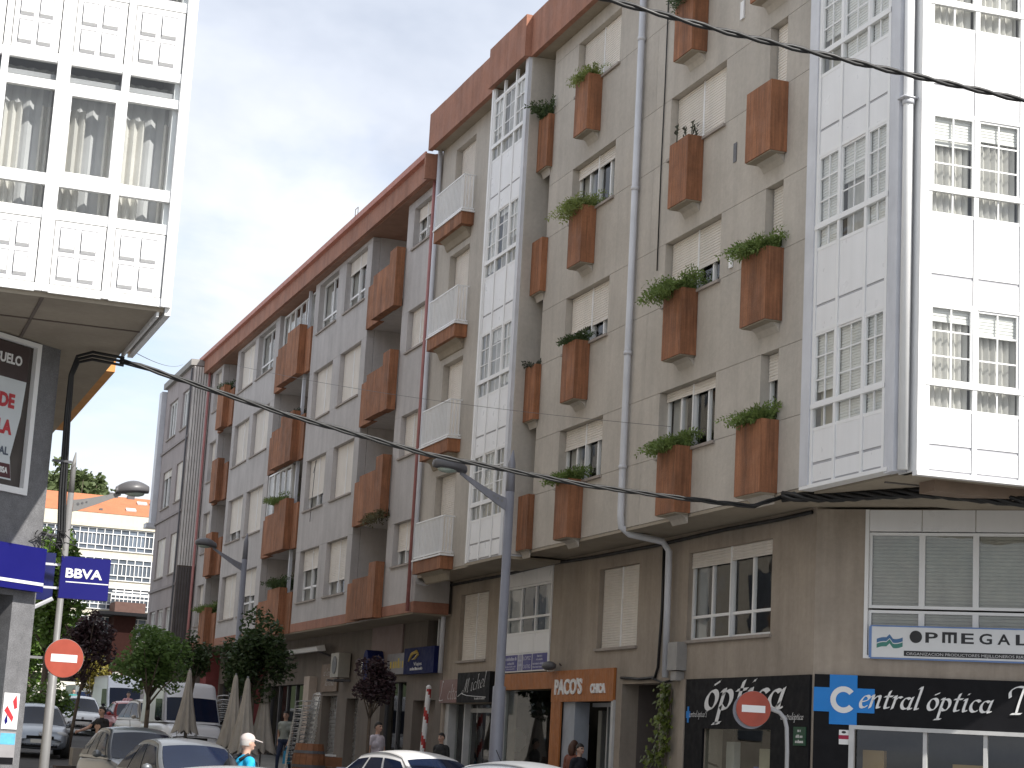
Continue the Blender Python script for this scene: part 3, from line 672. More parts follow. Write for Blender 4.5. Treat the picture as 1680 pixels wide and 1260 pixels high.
ink = mat('sign_ink', (.02, .02, .022), .5)
part('lettering', MB().disc(FC, 1.6, 3.685, .072, .075, .095, 24), ink, sg)
for a_, b_, z0_, z1_ in ((0, .22, .125, .165), (0, .045, 0, .125), (.09, .13, 0, .125), (.175, .22, 0, .125)): part('lettering', MB().box(FC, 2.0+a_, 2.0+b_, .072, .075, 3.605+z0_, 3.605+z1_), ink, sg)
for i, ch in enumerate('P EGAL'):
  if ch != ' ': text_part(sg, ch, FC, 1.84+.27*i, 3.605, .073, .22, ink, bold=.004, width=.19 if ch != 'M' else .22, align='CENTER', extrude=.001)
part('caption_strip', MB().box(FC, 1.42, 4.1, .071, .074, 3.39, 3.47), ink, sg)
text_part(sg, 'ORGANIZACION PRODUCTORES MEJILLONEROS RIAS GALLEGAS', FC, 1.46, 3.405, .077, .06, mat('caption_grey', (.55, .55, .55), .5), width=2.15, extrude=.001)
sg = thing('alarm_sticker', 'small white and crimson plaque on black cladding left of corner shop window', 'sign', FC(.5, .05, 2.0))
part('plate', MB().box(FC, .44, .59, .046, .054, 2.01, 2.23), sign_white, sg)
part('band', MB().box(FC, .437, .593, .05, .056, 2.09, 2.15), mat('crimson', (.35, .01, .05), .5), sg)
part('emblem', MB().disc(FC, .515, 2.195, .0545, .0555, .035, 14, rz=.02), ink, sg)
sg = thing('shop_name_lettering', "white PACO'S lettering on orange slatted shop fascia", 'sign', FM(36.5, .07, 2.8))
text_part(sg, "PACO'S", FMr, -37.83, 2.86, .062, .42, sign_white, bold=.012, width=1.52, extrude=.02)
sg = thing('shop_category_lettering', 'smaller white CHICA lettering at right end of orange slatted fascia', 'sign', FM(35, .07, 2.8))
text_part(sg, 'CHICA', FMr, -35.85, 2.87, .062, .24, sign_white, bold=.012, width=.78, extrude=.02)
sg = thing('office_window_sign', 'row of purple and white name panels below white mezzanine gallery', 'sign', FM(39.8, .02, 3.35))
part('board', MB().box(FMr, -41.25, -38.45, -.05, .02, 3.37, 3.78), sign_white, sg)
pur = mat('sign_purple', (.055, .05, .23), .45, .06)
for a, b, m_ in ((-41.2, -40.35, pur), (-40.3, -40.05, mat('sign_greyviolet', (.3, .3, .42), .5)), (-40.0, -39.45, pur), (-39.4, -38.5, pur)):
    part('name_panel', MB().box(FMr, a, b, .02, .026, 3.40, 3.75), m_, sg)
for (a_, b_, z_, h_) in ((-41.15, -40.4, 3.63, .08), (-41.0, -40.55, 3.54, .05), (-41.1, -40.45, 3.48, .035), (-41.05, -40.5, 3.43, .03), (-39.1, -38.8, 3.67, .05), (-39.15, -38.75, 3.6, .04), (-39.35, -38.55, 3.51, .04), (-39.35, -38.55, 3.44, .04), (-40.28, -40.07, 3.6, .05), (-40.28, -40.07, 3.5, .05)):
    scribble(sg, FMr, a_, b_, z_, h_, .028, mat('sign_lilac', (.55, .55, .68), .5))
for (s_, u_, z_, h_, w_2) in (('LOPEZ', -39.73, 3.62, .12, .46), ('CASTRO', -39.73, 3.44, .12, .46)):
    text_part(sg, s_, FMr, u_, z_, .028, h_, mat('sign_lilac', (.55, .55, .68), .5), width=w_2, align='CENTER', extrude=.001)
sg = thing('hairdresser_sign', 'black shop sign with thin white script "Michel" over dark shop window', 'sign', FM(43, .05, 2.7))
part('board', MB().box(FMr, -44.25, -41.88, .004, .12, 2.72, 3.42), black, sg)
pen_text(sg, 'Michel', FMr, -43.75, 2.92, .124, .2, sign_white, nib=.09, width=1.55, wave=.03)
scribble(sg, FMr, -42.9, -42.15, 2.78, .05, .122, mat('caption_grey', (.55, .55, .55), .5))
part('swash', MB().tube([FMr(-44.15, .124, 2.86), FMr(-43.9, .124, 2.93), FMr(-43.5, .124, 2.88), FMr(-42.9, .124, 2.855), FMr(-42.1, .124, 2.83)], .008, 5), sign_white, sg)
sg = thing('script_shop_sign', 'brown to pink shop sign with white script letters beside the black one', 'sign', FM(45, .05, 2.7))
part('board', MB().box(FMr, -45.75, -44.27, .004, .08, 2.72, 3.28), mat('sign_pinkbrown', (.22, .12, .11), .5, .25, 1), sg)
pen_text(sg, 'L', FMr, -45.75, 2.76, .084, .3, sign_white, nib=.1)
pen_text(sg, 'clta', FMr, -45.1, 2.8, .084, .2, sign_white, nib=.09, width=.75)
sg = thing('travel_agency_sign', 'dark blue box sign with golden swoosh at end of the beige building', 'sign', FM(47.4, .02, 3.45))
part('board', MB().box(FMr, -48.75, -46.12, .02, .16, 3.47, 4.14), mat('sign_navy', (.012, .018, .09), .65, spec=.12), sg)
part('swoosh', MB().tube([FMr(-48.3, .165, 3.8), FMr(-48.0, .165, 3.98), FMr(-47.6, .165, 4.03), FMr(-47.45, .165, 3.97), FMr(-47.75, .165, 3.86), FMr(-48.0, .165, 3.84)], [.02, .05, .05, .04, .03, .01], 6), mat('gold', (.55, .38, .08), .4), sg)
text_part(sg, 'Viajes', FMr, -47.5, 3.68, .162, .13, sign_white, width=.7, align='CENTER', extrude=.001)
scribble(sg, FMr, -48.15, -47.05, 3.56, .08, .162, sign_white)
sg = thing('yellow_lettered_sign', 'grey shop sign with yellow lettering left of the dark blue box sign', 'sign', FM(49.7, .02, 3.45))
part('board', MB().box(FMr, -50.6, -48.8, .02, .08, 3.50, 4.05), mat('sign_grey', (.26, .25, .27), .5), sg)
scribble(sg, FMr, -50.3, -49.0, 3.66, .26, .082, mat('sign_yellow', (.65, .48, .03), .5))
mb = MB(); n_ = 9
nz_, na_ = 36, 16
for i in range(nz_+1):
    for q in range(na_): a_ = 2*math.pi*q/na_; mb.v.append((14.05+.065*math.cos(a_), 45.55+.065*math.sin(a_), .3+2.75*i/nz_))
for i in range(nz_):
    for q in range(na_): mb.f.append((i*na_+q, i*na_+(q+1) % na_, (i+1)*na_+(q+1) % na_, (i+1)*na_+q)); mb.m.append(1 if ((i/nz_*4.2+q/na_) % 1) > .62 else 0)
mb.ball((14.05, 45.55, 3.07), .075, n=10).tube([(14.05, 45.55, .12), (14.05, 45.55, .3)], .08, 12)
bp_ = single('barber_pole', mb, [sign_white, mat('barber_red', (.42, .03, .03), .5)], 'red and white banded barber pole leaning out from the wall', 'pole')
bp_.rotation_euler = (0, R(2.5), 0)
mb = MB().tube([FM(37.5, .08, 3.44), FM(36.9, .35, 3.45)], .015, 6).ball(FM(37.9, .2, 3.44), .13, .3, .1, 10)
single('shop_spotlight', mb, darkgrey, 'small dark spotlight on top of the orange slatted fascia', 'lamp', smooth=True)

# ================================================================== middle building
ZB = lambda k: 4.9+2.83*k
B = thing('apartment_building', 'lilac-grey apartment block with rust-orange loggia parapets and long orange eaves', 'building', (14.6, 60, .8))
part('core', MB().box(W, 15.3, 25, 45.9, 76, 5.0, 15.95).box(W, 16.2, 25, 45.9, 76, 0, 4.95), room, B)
segs = [(45.4, 48.2, [(46.0, 47.6)], (1.24, 2.36)), (51.75, 58.5, [(52.3, 54.65), (55.55, 57.95)], (.87, 2.46)), (63.5, 70.6, [(64.2, 66.9), (67.5, 70.1)], (.87, 2.46)), (73.3, 75.7, [(73.7, 75.0)], (.87, 2.46))]
downs = {0: [.62, 1, .86, .3], 1: [.7, 1, 1, .25, .35, .72, 1, 0], 2: [.55, 1, 1, 0, 1, .75, 1, 1], 3: [1, 1, .7, 1]}
top = 15.97
for si, (a, b, wins, (s0, s1)) in enumerate(segs):
    part('band', MB().box(FA, a+.004, b-.004, -.1, .02, 4.88, 5.14), orangeF, B)
    for k in range(4):
        z = ZB(k); lo = 5.14 if k == 0 else ZB(k-1)+s1
        us = [a]+[x for w_ in wins for x in w_]+[b]
        mid = (a+b)/2 if len(wins) > 1 else None
        for (c, e) in ([(a, mid), (mid, b)] if mid else [(a, b)]): panel(B, FA, c, e, lo, z+s0, plasterB, g=.003)
        for i in range(0, len(us), 2): panel(B, FA, us[i], us[i+1], z+s0, z+s1, plasterB, g=.003)
        for wi, (c, e) in enumerate(wins):
            dn = downs[si][(k + 4*wi) % len(downs[si])]
            window(B, FA, c, e, z+s0, z+s1, d=-.2, cols=2, down=dn, low=.45 if dn < .9 else 0, curt=.4 if dn < .9 else 0, bar=.06)
    for (c, e) in ([(a, (a+b)/2), ((a+b)/2, b)] if len(wins) > 1 else [(a, b)]): panel(B, FA, c, e, ZB(3)+s1, top, plasterB, g=.003)
# loggias
def loggia(u0, u1, k, glazed=False):
    z = ZB(k); zt = z+2.83 if k < 3 else top
    part('loggia', MB().box(FA, u0, u1, -1.35, -.002, z-.16 if k else 4.85, z+.02).box(FA, u0, u1, -1.4, -1.35, z, zt).box(FA, u0-.02, u0+.03, -1.35, -.23, z, zt).box(FA, u1-.03, u1+.02, -1.35, -.23, z, zt), plasterB, B)
    w_ = (u1-u0)
    dn = rnd.choice((.25, .4, .35))
    window(B, FA, u0+.5, u0+w_*.48, z+.05, z+2.2, d=-1.3, cols=1, down=dn, curt=0, sill=False, name='balcony_door', frame_m=darkgrey, halves=False)
    window(B, FA, u0+w_*.55, u1-.35, z+.9, z+2.2, d=-1.3, cols=1, down=.5, curt=0, sill=False, halves=False)
for k in range(4):
    z = ZB(k); zb = z-.2 if k else 4.86
    loggia(48.2, 51.75, k); loggia(58.5, 63.5, k); loggia(70.6, 73.3, k)
    b1 = part('balcony_parapet', MB().box(FA, 48.15, 48.82, .03, .27, zb, z+1.42), orange, B)
    part('parapet_panel', MB().box(FA, 48.825, 50.42, .04, .265, zb+.02, z+1.08), orange, b1)
    part('parapet_panel', MB().box(FA, 50.425, 51.72, -.12, .05, zb+.02, z+1.06), orange, b1)
    b2 = part('balcony_parapet', MB().box(FA, 59.2, 60.9, .03, .28, zb, z+1.42), orange, B)
    part('parapet_panel', MB().box(FA, 60.905, 62.2, .04, .275, zb+.02, z+1.1), orange, b2)
    part('parapet_panel', MB().box(FA, 62.205, 63.48, -.1, .05, zb+.02, z+1.1), orange, b2)
    part('parapet_panel', MB().box(FA, 58.52, 59.195, -.06, .05, zb, z+1.25), orange, b2)
    part('loggia_post', MB().box(FA, 59.35, 59.45, -.1, .0, z+1.2, z+2.7), white_soft, b2)
    b3 = part('balcony_parapet', MB().box(FA, 71.4, 72.6, .03, .28, zb, z+1.42), orange, B)
    part('parapet_panel', MB().box(FA, 70.63, 71.395, -.06, .05, zb, z+1.2), orange, b3)
    part('parapet_panel', MB().box(FA, 72.605, 73.28, -.06, .05, zb, z+1.2), orange, b3)
# glazed loggias
window(B, FA, 58.6, 63.4, ZB(3)+1.3, ZB(3)+2.5, d=-.15, cols=6, curt=.5, sill=False, name='loggia_glazing')
w_ = window(B, FA, 59.9, 63.2, ZB(1)+1.1, ZB(1)+2.6, d=.0, cols=4, curt=.4, sill=False, name='loggia_glazing')
# eaves
nF = 22
for i in range(nF):
    a, b = 45.5+31.2*i/nF, 45.5+31.2*(i+1)/nF
    panel(B, FA, a, b, 15.99, 16.56, orangeF, .18, .31, .002, 'fascia')
part('gutter', MB().prism(FA, [(.30, 16.5), (.42, 16.54), (.44, 16.68), (.40, 16.68), (.38, 16.58), (.30, 16.57)], 45.45, 76.75), mat('gutter_red', (.46, .17, .12), .5, .1), B)
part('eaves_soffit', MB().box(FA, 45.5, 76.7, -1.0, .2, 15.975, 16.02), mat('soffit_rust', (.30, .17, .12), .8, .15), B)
part('roof', MB().prism(FA, [(.35, 16.6), (-6, 18.6), (-12, 16.6)], 45.5, 76.7), mat('roof_tile', (.40, .14, .07), .8, .2, 3), B)
part('eaves_end', MB().box(FA, 45.38, 45.49, -.3, .44, 15.95, 16.62), orangeF, B)
part('overhang_underside', MB().box(FA, 45.42, 75.7, -2.0, -.005, 4.84, 4.90), soffit, B)
part('overhang_end', MB().box(FA, 45.36, 45.41, -.9, .0, 5.15, 15.9), plasterB, B)
part('overhang_end_band', MB().box(FA, 45.35, 45.415, -.9, .015, 4.87, 5.145), orangeF, B)
part('downpipe', MB().tube([FA(45.6, .09, 16.5), FA(45.6, .09, 4.9)], .05, 8), redpipe, B, True)
part('downpipe', MB().tube([FA(75.6, .12, 16.5), FA(75.6, .12, 4.9), FA(75.6, .1, 1.2)], .055, 8), redpipe, B, True)
# small aerial, clothes line, chimney pots
part('roof_vent', MB().tube([(13.4, 53.3, 16.7), (13.4, 53.3, 17.15), (13.4, 53.0, 17.15), (13.4, 53.0, 16.8)], .012, 5), darkgrey, B)
part('clothes_rack', MB().tube([FA(56.9, .02, 9.7), FA(54.6, .5, 9.75)], .012, 5).tube([FA(54.7, .5, 9.75), FA(56.9, .02, 8.2)], .01, 5), darkgrey, B)
# shop level
holesG = [(46.3, 48.2, .3, 2.8), (48.9, 51.3, .3, 3.3), (53.6, 54.9, .4, 2.9), (56.0, 57.8, .4, 3.0), (59.5, 65.5, .5, 3.4), (67, 74, .6, 3.6), (46.2, 47.3, 4.12, 4.85)]
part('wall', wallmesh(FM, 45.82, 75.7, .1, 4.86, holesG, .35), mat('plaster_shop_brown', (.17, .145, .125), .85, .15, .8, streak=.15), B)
part('wall_cladding', MB().box(FM, 49.4, 52.4, .004, .05, 3.5, 4.85), mat('cladding_mauve', (.27, .21, .20), .8, .1), B)
part('window', MB().box(FM, 46.2, 47.3, -.2, -.1, 4.12, 4.16).box(FM, 46.7, 46.76, -.2, -.1, 4.16, 4.85), white, B)
part('pane', MB().face([FM(46.2, -.15, 4.12), FM(47.3, -.15, 4.12), FM(47.3, -.15, 4.85), FM(46.2, -.15, 4.85)]), glass, B)
part('shop_door', MB().box(FM, 46.3, 48.2, -.3, -.25, .3, 2.8), mat('door_taupe', (.17, .14, .12), .7), B)
for (a, b, z0, z1) in ((53.6, 54.9, .4, 2.9), (56.0, 57.8, .4, 3.0)):
    part('roller_shutter', shutter_mesh(FM, a, b, z0, z1, -.28, .12), mat('shutter_steel', (.42, .42, .42), .3, .1, metal=.6), B)
for (a, b, z0, z1) in ((48.9, 51.3, .3, 3.3), (59.5, 65.5, .5, 3.4), (67, 74, .6, 3.6)):
    part('shop_window', MB().face([FM(a, -.2, z0), FM(b, -.2, z0), FM(b, -.2, z1), FM(a, -.2, z1)]), shopglass, B)
    n_ = int((b-a)/1.1); mb = MB()
    for i in range(n_+1): u = a+(b-a)*i/n_; mb.box(FM, u-.04, u+.04, -.24, -.14, z0, z1)
    part('shop_window_frame', mb, darkgrey, B)
part('entrance_pilaster', MB().box(FM, 74.3, 75.5, -.1, .5, .6, 4.8), mat('pilaster_red', (.25, .06, .06), .7), B)
part('entrance_pilaster', MB().box(FM, 66.0, 66.8, .0, .4, .6, 4.6), mat('pilaster_red', (.25, .06, .06), .7), B)
part('entrance_pilaster', MB().box(FM, 58.6, 59.3, .0, .25, .5, 3.6), mat('pilaster_pale', (.5, .42, .36), .8), B)
ac = thing('air_conditioner', 'pale wall-mounted air conditioner above the steel roller shutters', 'air conditioner', FM(55.2, .2, 3.35))
part('casing', MB().box(FM, 54.6, 55.5, .05, .4, 3.5, 4.2), mat('ac_cream', (.36, .34, .30), .5), ac)
part('fan_grille', MB().disc(FM, 55.05, 3.85, .402, .415, .26, 20), darkgrey, ac)
part('bracket', MB().box(FM, 54.6, 54.65, .0, .5, 3.38, 3.44).box(FM, 55.4, 55.45, .0, .5, 3.38, 3.44), darkgrey, ac)
aw = thing('awning', 'white folded awning cassette over the shop behind the dark tree', 'awning', FM(60, .3, 4.3))
part('cassette', MB().prism(FM, [(.3, 4.32), (.55, 4.3), (.6, 4.42), (.35, 4.5)], 56.6, 62.6), sign_white, aw)
part('arm', MB().tube([FM(57.2, .0, 4.2), FM(57.2, .5, 4.36)], .03, 6).tube([FM(62, .0, 4.2), FM(62, .5, 4.36)], .03, 6), darkgrey, aw)
sg = thing('brown_script_sign', 'brown shop sign with faint pale script above the left steel shutter', 'sign', FM(57, .05, 3.1))
part('board', MB().box(FMr, -57.9, -55.95, .004, .06, 3.12, 3.95), mat('sign_brown', (.2, .14, .1), .6), sg)
pen_text(sg, 'a lencera', FMr, -57.6, 3.6, .063, .12, mat('caption_grey', (.55, .55, .55), .5), nib=.1, width=1.35)
pen_text(sg, 'la rosa'.replace('s', 's'), FMr, -57.4, 3.3, .063, .12, mat('caption_grey', (.55, .55, .55), .5), nib=.1, width=1.1)
sg = thing('white_shop_sign', 'small white shop sign with dark marks behind the purple-leaved tree', 'sign', FM(52, .05, 3.5))
part('board', MB().box(FMr, -53.1, -51.9, .06, .12, 3.55, 3.98), mat('sign_offwhite', (.6, .58, .56), .5), sg)
scribble(sg, FMr, -53.0, -52.0, 3.62, .28, .122, ink)
sg = thing('dark_vertical_sign', 'dark blue rounded projecting sign between white and grey shop signs', 'sign', FM(51.2, .2, 3.4))
part('board', MB().disc(FM, 51.3, 3.75, .02, .5, .28, 20, rz=.42), mat('sign_navy', (.012, .018, .09), .65, spec=.12), sg)

# ================================================================== far grey building on the right side
FCb = frame(12.9, 0, 0, 1, -1, 0)
Cb = thing('grey_apartment_building', 'narrow grey apartment block with corrugated end wall beyond the orange-trimmed block', 'building', (13, 79, 1.3))
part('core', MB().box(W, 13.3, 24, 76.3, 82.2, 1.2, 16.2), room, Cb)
zC = lambda z: (z-1.6)*.95+1.6
cw = [((77.2, 78.6), (79.2, 80.9)), ]
rows = [(13.9, 15.5), (10.9, 12.5), (7.95, 9.6), (4.9, 6.6)]
wh = []
for ri, (z0, z1) in enumerate(rows):
    cs = [(76.6, 78.2), (79.3, 81.4)] if ri < 3 else [(76.5, 78.0), (78.5, 80.0), (80.4, 81.8)]
    for (a, b) in cs: wh.append((a, b, z0, z1, ri))
part('wall', wallmesh(FCb, 76.05, 82.3, 1.2, 16.3, [h[:4] for h in wh], .25), plasterC, Cb)
for i, (a, b, z0, z1, ri) in enumerate(wh):
    window(Cb, FCb, a, b, z0, z1, d=-.12, cols=3 if ri in (0, 3) else 2, down=[0, 0, 1, .15, .95, 1, 0, 0, 0][i], curt=1 if ri in (0, 3) else .5, bar=.09)
for z in (4.3, 7.4, 10.35, 13.35): part('string_course', MB().box(FCb, 76.05, 82.3, .004, .06, z, z+.1), mat('course_grey', (.3, .27, .27), .8), Cb)
part('roof_edge', MB().box(FCb, 75.95, 82.5, -1, .15, 16.3, 16.55), mat('roof_edge_grey', (.3, .29, .28), .8), Cb)
cor = mat('corrugated_pale', (.72, .70, .67), .5, .1, rand=.05, streak=.1); corb = mat('corrugated_brown', (.20, .16, .14), .6); cord = mat('corrugated_dark', (.10, .09, .09), .6)
part('end_wall', MB().box(W, 12.9, 16, 76.0, 76.05, 1.2, 16.3), corb, Cb)
for i in range(7):
    x = 12.91+.105*i
    part('cladding_rib', MB().box(W, x, x+.075, 75.93, 76.0, 8.2, 16.25), cor, Cb)
    part('cladding_rib', MB().box(W, x, x+.07, 75.94, 76.0, 4.6, 8.15), cord, Cb)
part('end_bay', MB().box(W, 12.68, 13.5, 82.35, 83.0, 10.45, 16.2).box(W, 12.5, 13.5, 82.3, 83.1, 10.25, 10.45), white_soft, Cb)
part('downpipe', MB().tube([FCb(76.15, .06, 16.2), FCb(76.15, .06, 4)], .04, 6), darkgrey, Cb)

# ================================================================== far building with tiled roof
FR = frame(0, 192, 1, 0, 0, -1)
Fb = thing('far_office_building', 'long cream building with orange roof and rows of white windows closing the street', 'building', (26, 192, 3))
cream = mat('cream_stucco', (.62, .58, .48), .85, .06, .3, streak=.08)
part('core', MB().box(W, 8, 46, 192.6, 204, 2, 22), room, Fb)
for r_ in range(6):
    zt = 21.3-2.9*r_
    part('spandrel', MB().box(FR, 8, 46, -.3, .06, zt-2.9, zt-2.2), cream, Fb)
    part('window_head', MB().box(FR, 8, 46, -.3, .03, zt, zt+.02), white, Fb)
mbw = MB().box(W, 0, .07, -.1, .1, 0, 2.18).box(W, .07, .81, -.1, .06, 0, .07).box(W, .07, .81, -.1, .06, .48, .56).box(W, .07, .81, -.1, .06, 1.62, 1.69).box(W, .41, .47, -.08, .05, .56, 1.62).box(W, .07, .81, -.1, .06, 2.12, 2.18)
win0 = part('window', mbw, white, None)
gl0 = part('pane', MB().face([(0.05, .02, 0), (.81, .02, 0), (.81, .02, 2.18), (.05, .02, 2.18)]), glass, win0)
gl0.data.materials[0] = mat('far_glass', (.10, .12, .15), .12, .3, .4, rand=.5)
cur0 = part('curtain', MB().face([(0.06, .04, .6), (.42, .04, .6), (.42, .04, 1.6), (.06, .04, 1.6)]), mat('far_curtain', (.42, .42, .45), .8, .2, rand=.3), win0)
# pane faces the street: local +y is away from the camera
for r_ in range(5):
    for i in range(32):
        o = win0 if (r_ == 0 and i == 0) else copy_tree(win0)
        o.parent = Fb; o.location = (17+i*.81-26, -.1, 21.3-2.2-2.9*r_-3)
win_first = win0
part('wall_pier', MB().box(FR, 8, 17, -.3, .02, 6, 21.3).box(FR, 42.9, 46, -.3, .02, 6, 21.3), cream, Fb)
part('parapet', MB().box(FR, 7.5, 46.5, -.5, .35, 21.34, 21.7).box(FR, 7.5, 46.5, -.5, .2, 21.7, 22.75), cream, Fb)
part('roof', MB().prism(FR, [(.25, 22.76), (-5.5, 25.2), (-12, 22.76)], 7.5, 46.5), mat('roof_orange', (.44, .16, .075), .85, .1, .6, fine=.1, streak=.05), Fb)
for (u_, v_) in ((21.5, .35), (28.6, .62), (29.9, .62), (27.2, .2), (33, .5)):
    d_ = .25-5.75*v_; z_ = 22.76+2.44*v_
    part('skylight', MB().prism(FR, [(d_, z_+.02), (d_-.75, z_+.34), (d_-.72, z_+.46), (d_+.03, z_+.14)], u_, u_+1.0), mat('skylight_grey', (.55, .53, .52), .3), Fb)
for cb in ((26.0, 26.8, 197, 197.8, 24.6, 25.5), (27.8, 28.5, 197, 197.8, 24.6, 25.4), (24.5, 24.8, 192.5, 192.8, 22.8, 23.3)): part('chimney', MB().box(W, *cb), darkgrey, Fb)
tb = part('entrance_tower', MB().box(W, 26.3, 28.4, 188, 191.6, 2.5, 12.6), mat('tower_brown', (.03, .012, .010), .8, .12, spec=.08), Fb)
part('tower_top', MB().box(W, 26.25, 29.2, 187.9, 191.6, 12.9, 13.9), mat('tower_copper', (.14, .085, .072), .8, spec=.1), tb)
part('canopy', MB().box(W, 24.6, 33, 186.5, 191.6, 12.55, 12.85), black, tb)
for i in range(5): part('brise_soleil', MB().box(W, 26.2, 30.2, 190.4-.1*i, 190.6-.1*i, 14.3+.36*i, 14.42+.36*i), white, tb)
# wooded hill behind
def hill_mesh():
    mb = MB(); nx, ny = 26, 10
    for j in range(ny+1):
        for i in range(nx+1):
            x = -250+600*i/nx; y = 215+300*j/ny
            h = 4+14*math.exp(-((x-15)/95)**2)*min(1, j/2.0) + 4*math.sin(i*1.3+j)*.4
            if j == 0: h = 2.2
            mb.v.append((x, y, h))
    for j in range(ny):
        for i in range(nx):
            a = j*(nx+1)+i; mb.f.append((a, a+1, a+nx+2, a+nx+1)); mb.m.append(0)
    return mb
struct('hill', hill_mesh(), mat('hill_green', (.05, .07, .025), .95, .3, .05), True)

# ================================================================== left corner building
FL = frame(0, 22.23, 1, 0, 0, -1)
Lb = thing('corner_building', 'white panelled gallery building overhanging a grey granite corner on the left', 'building', (-2, 26, 0))
whiteL = mat('white_lacquer', (.84, .84, .84), .4, .03, 1.5, rand=.015)
part('core', MB().box(W, -14, 2.3, 23.4, 33.0, 6.7, 17.6).box(W, -14, 1.2, 26.5, 33.0, -.2, 6.5), room, Lb)
part('side_wall', MB().box(W, 3.25, 3.40, 22.3, 25.12, 6.6, 17.6), whiteL, Lb)
part('side_wall', MB().box(W, 2.9, 3.15, 25.12, 33.0, 6.6, 17.6), cream, Lb)
part('overhang_underside', MB().box(W, -14, 3.36, 22.28, 25.10, 6.5, 6.56).box(W, -14, 3.28, 25.10, 33.0, 6.5, 6.55), soffit, Lb)
part('overhang_joint', MB().box(W, 1.93, 1.97, 22.3, 25.0, 6.488, 6.498).box(W, -4, 3.3, 23.55, 23.59, 6.488, 6.498), mat('joint_dark', (.16, .13, .11), .9), Lb)
part('edge_trim', MB().box(W, 3.37, 3.44, 22.26, 25.15, 6.46, 6.60).box(W, 3.28, 3.31, 22.30, 25.1, 6.44, 6.50), white, Lb)
gl = part('glazed_gallery', MB().box(FL, 3.31, 3.43, -.4, .03, 6.55, 17.6).box(FL, 2.61, 2.70, -.08, .012, 6.56, 17.6).box(FL, 1.93, 2.0, -.08, .012, 6.56, 17.6).box(FL, 1.845, 1.925, -.08, .012, 6.56, 17.6).box(FL, 1.20, 1.28, -.08, .012, 6.56, 17.6).box(FL, .5, .58, -.08, .012, 6.56, 17.6).box(FL, -.2, -.12, -.08, .012, 6.56, 17.6), whiteL, Lb)
part('gallery_groove', MB().box(FL, 1.925, 1.93, -.1, -.03, 6.56, 17.6), mat('joint_dark', (.16, .13, .11), .9), gl)
colsL = [(2.70, 3.31), (2.0, 2.61), (1.28, 1.845), (.58, 1.2), (-.12, .5)]
for k in range(4):
    zf = 6.55+2.8*k
    for ci, (a, b) in enumerate(colsL):
        for (r0, r1, rd) in ((0, .10, .0), (.88, 1.0, -.006), (1.28, 1.42, .004), (2.45, 2.56, .002), (2.785, 2.795, -.004)):
            part('rail', MB().box(FL, a, b, -.08, rd, zf+r0, zf+r1), whiteL, gl)
        mb = MB().box(FL, a+.012, b-.012, -.08, -.012, zf+.112, zf+.87)
        part('panel', mb, whiteL, gl)
        cw_ = (b-a)
        for i in range(2):
            for j in range(2):
                u0 = a+.08+i*(cw_-.12)/2; u1 = u0+(cw_-.12)/2-.08; z0 = zf+.17+j*.345; z1 = z0+.275
                r = MB()      # raised field, outlined below by flat grey strips painted as groove shade
                r.prism(lambda u, d, z: FL(u, d, z), [(-.012, z0), (.012, z0+.03), (.012, z1-.03), (-.012, z1)], u0, u1)
                part('raised_field', r, whiteL, gl)
                g_ = .011
                part('field_shade_line', MB().box(FL, u0-g_, u1+g_, -.0135, -.0085, z0-g_, z0).box(FL, u0-g_, u1+g_, -.0135, -.0085, z1, z1+g_).box(FL, u0-g_, u0, -.0135, -.0085, z0, z1).box(FL, u1, u1+g_, -.0135, -.0085, z0, z1), mat('shade_line_grey', (.26, .26, .28), .7), gl)
        for (z0, z1, nm) in ((zf+1.0, zf+1.28, 'pane'), (zf+1.42, zf+2.45, 'pane'), (zf+2.56, zf+2.785, 'pane')):
            part(nm, MB().face([FL(a, -.05, z0), FL(b, -.05, z0), FL(b, -.05, z1), FL(a, -.05, z1)]), glass, gl)
        if ci == 1: part('sash', MB().box(FL, a, a+.045, -.07, .01, zf+1.42, zf+2.45).box(FL, b-.045, b, -.07, .01, zf+1.42, zf+2.45).box(FL, a+.045, b-.045, -.07, .01, zf+1.42, zf+1.465).box(FL, a+.045, b-.045, -.07, .01, zf+2.405, zf+2.45), whiteL, gl)
        part('sheer_curtain', curtain_mesh(FL, a, b, zf+.95, zf+2.78, -.34, 4, .025), MATS['sheer'], gl)
        part('curtain', curtain_mesh(FL, a, a+cw_*.42, zf+.95, zf+2.3, -.22, 2.5, .04), curtain, gl)
        part('curtain', curtain_mesh(FL, b-cw_*.2, b, zf+.95, zf+2.3, -.24, 1.5, .04), curtain, gl)
    part('room_shell', MB().box(FL, -14, 3.3, -1.1, -1.05, zf, zf+2.8).box(FL, -14, 3.3, -1.05, -.1, zf+2.6, zf+2.66).box(FL, -14, 3.3, -1.05, -.1, zf+.7, zf+.76), mat('room_wall_grey', (.30, .30, .31), .9), gl)
part('gallery_panel', MB().box(FL, -14, -.2, -.1, 0, 6.55, 17.6), whiteL, Lb)
part('roof', MB().box(W, -14.2, 3.6, 22.0, 33, 17.6, 17.8), whiteL, Lb)
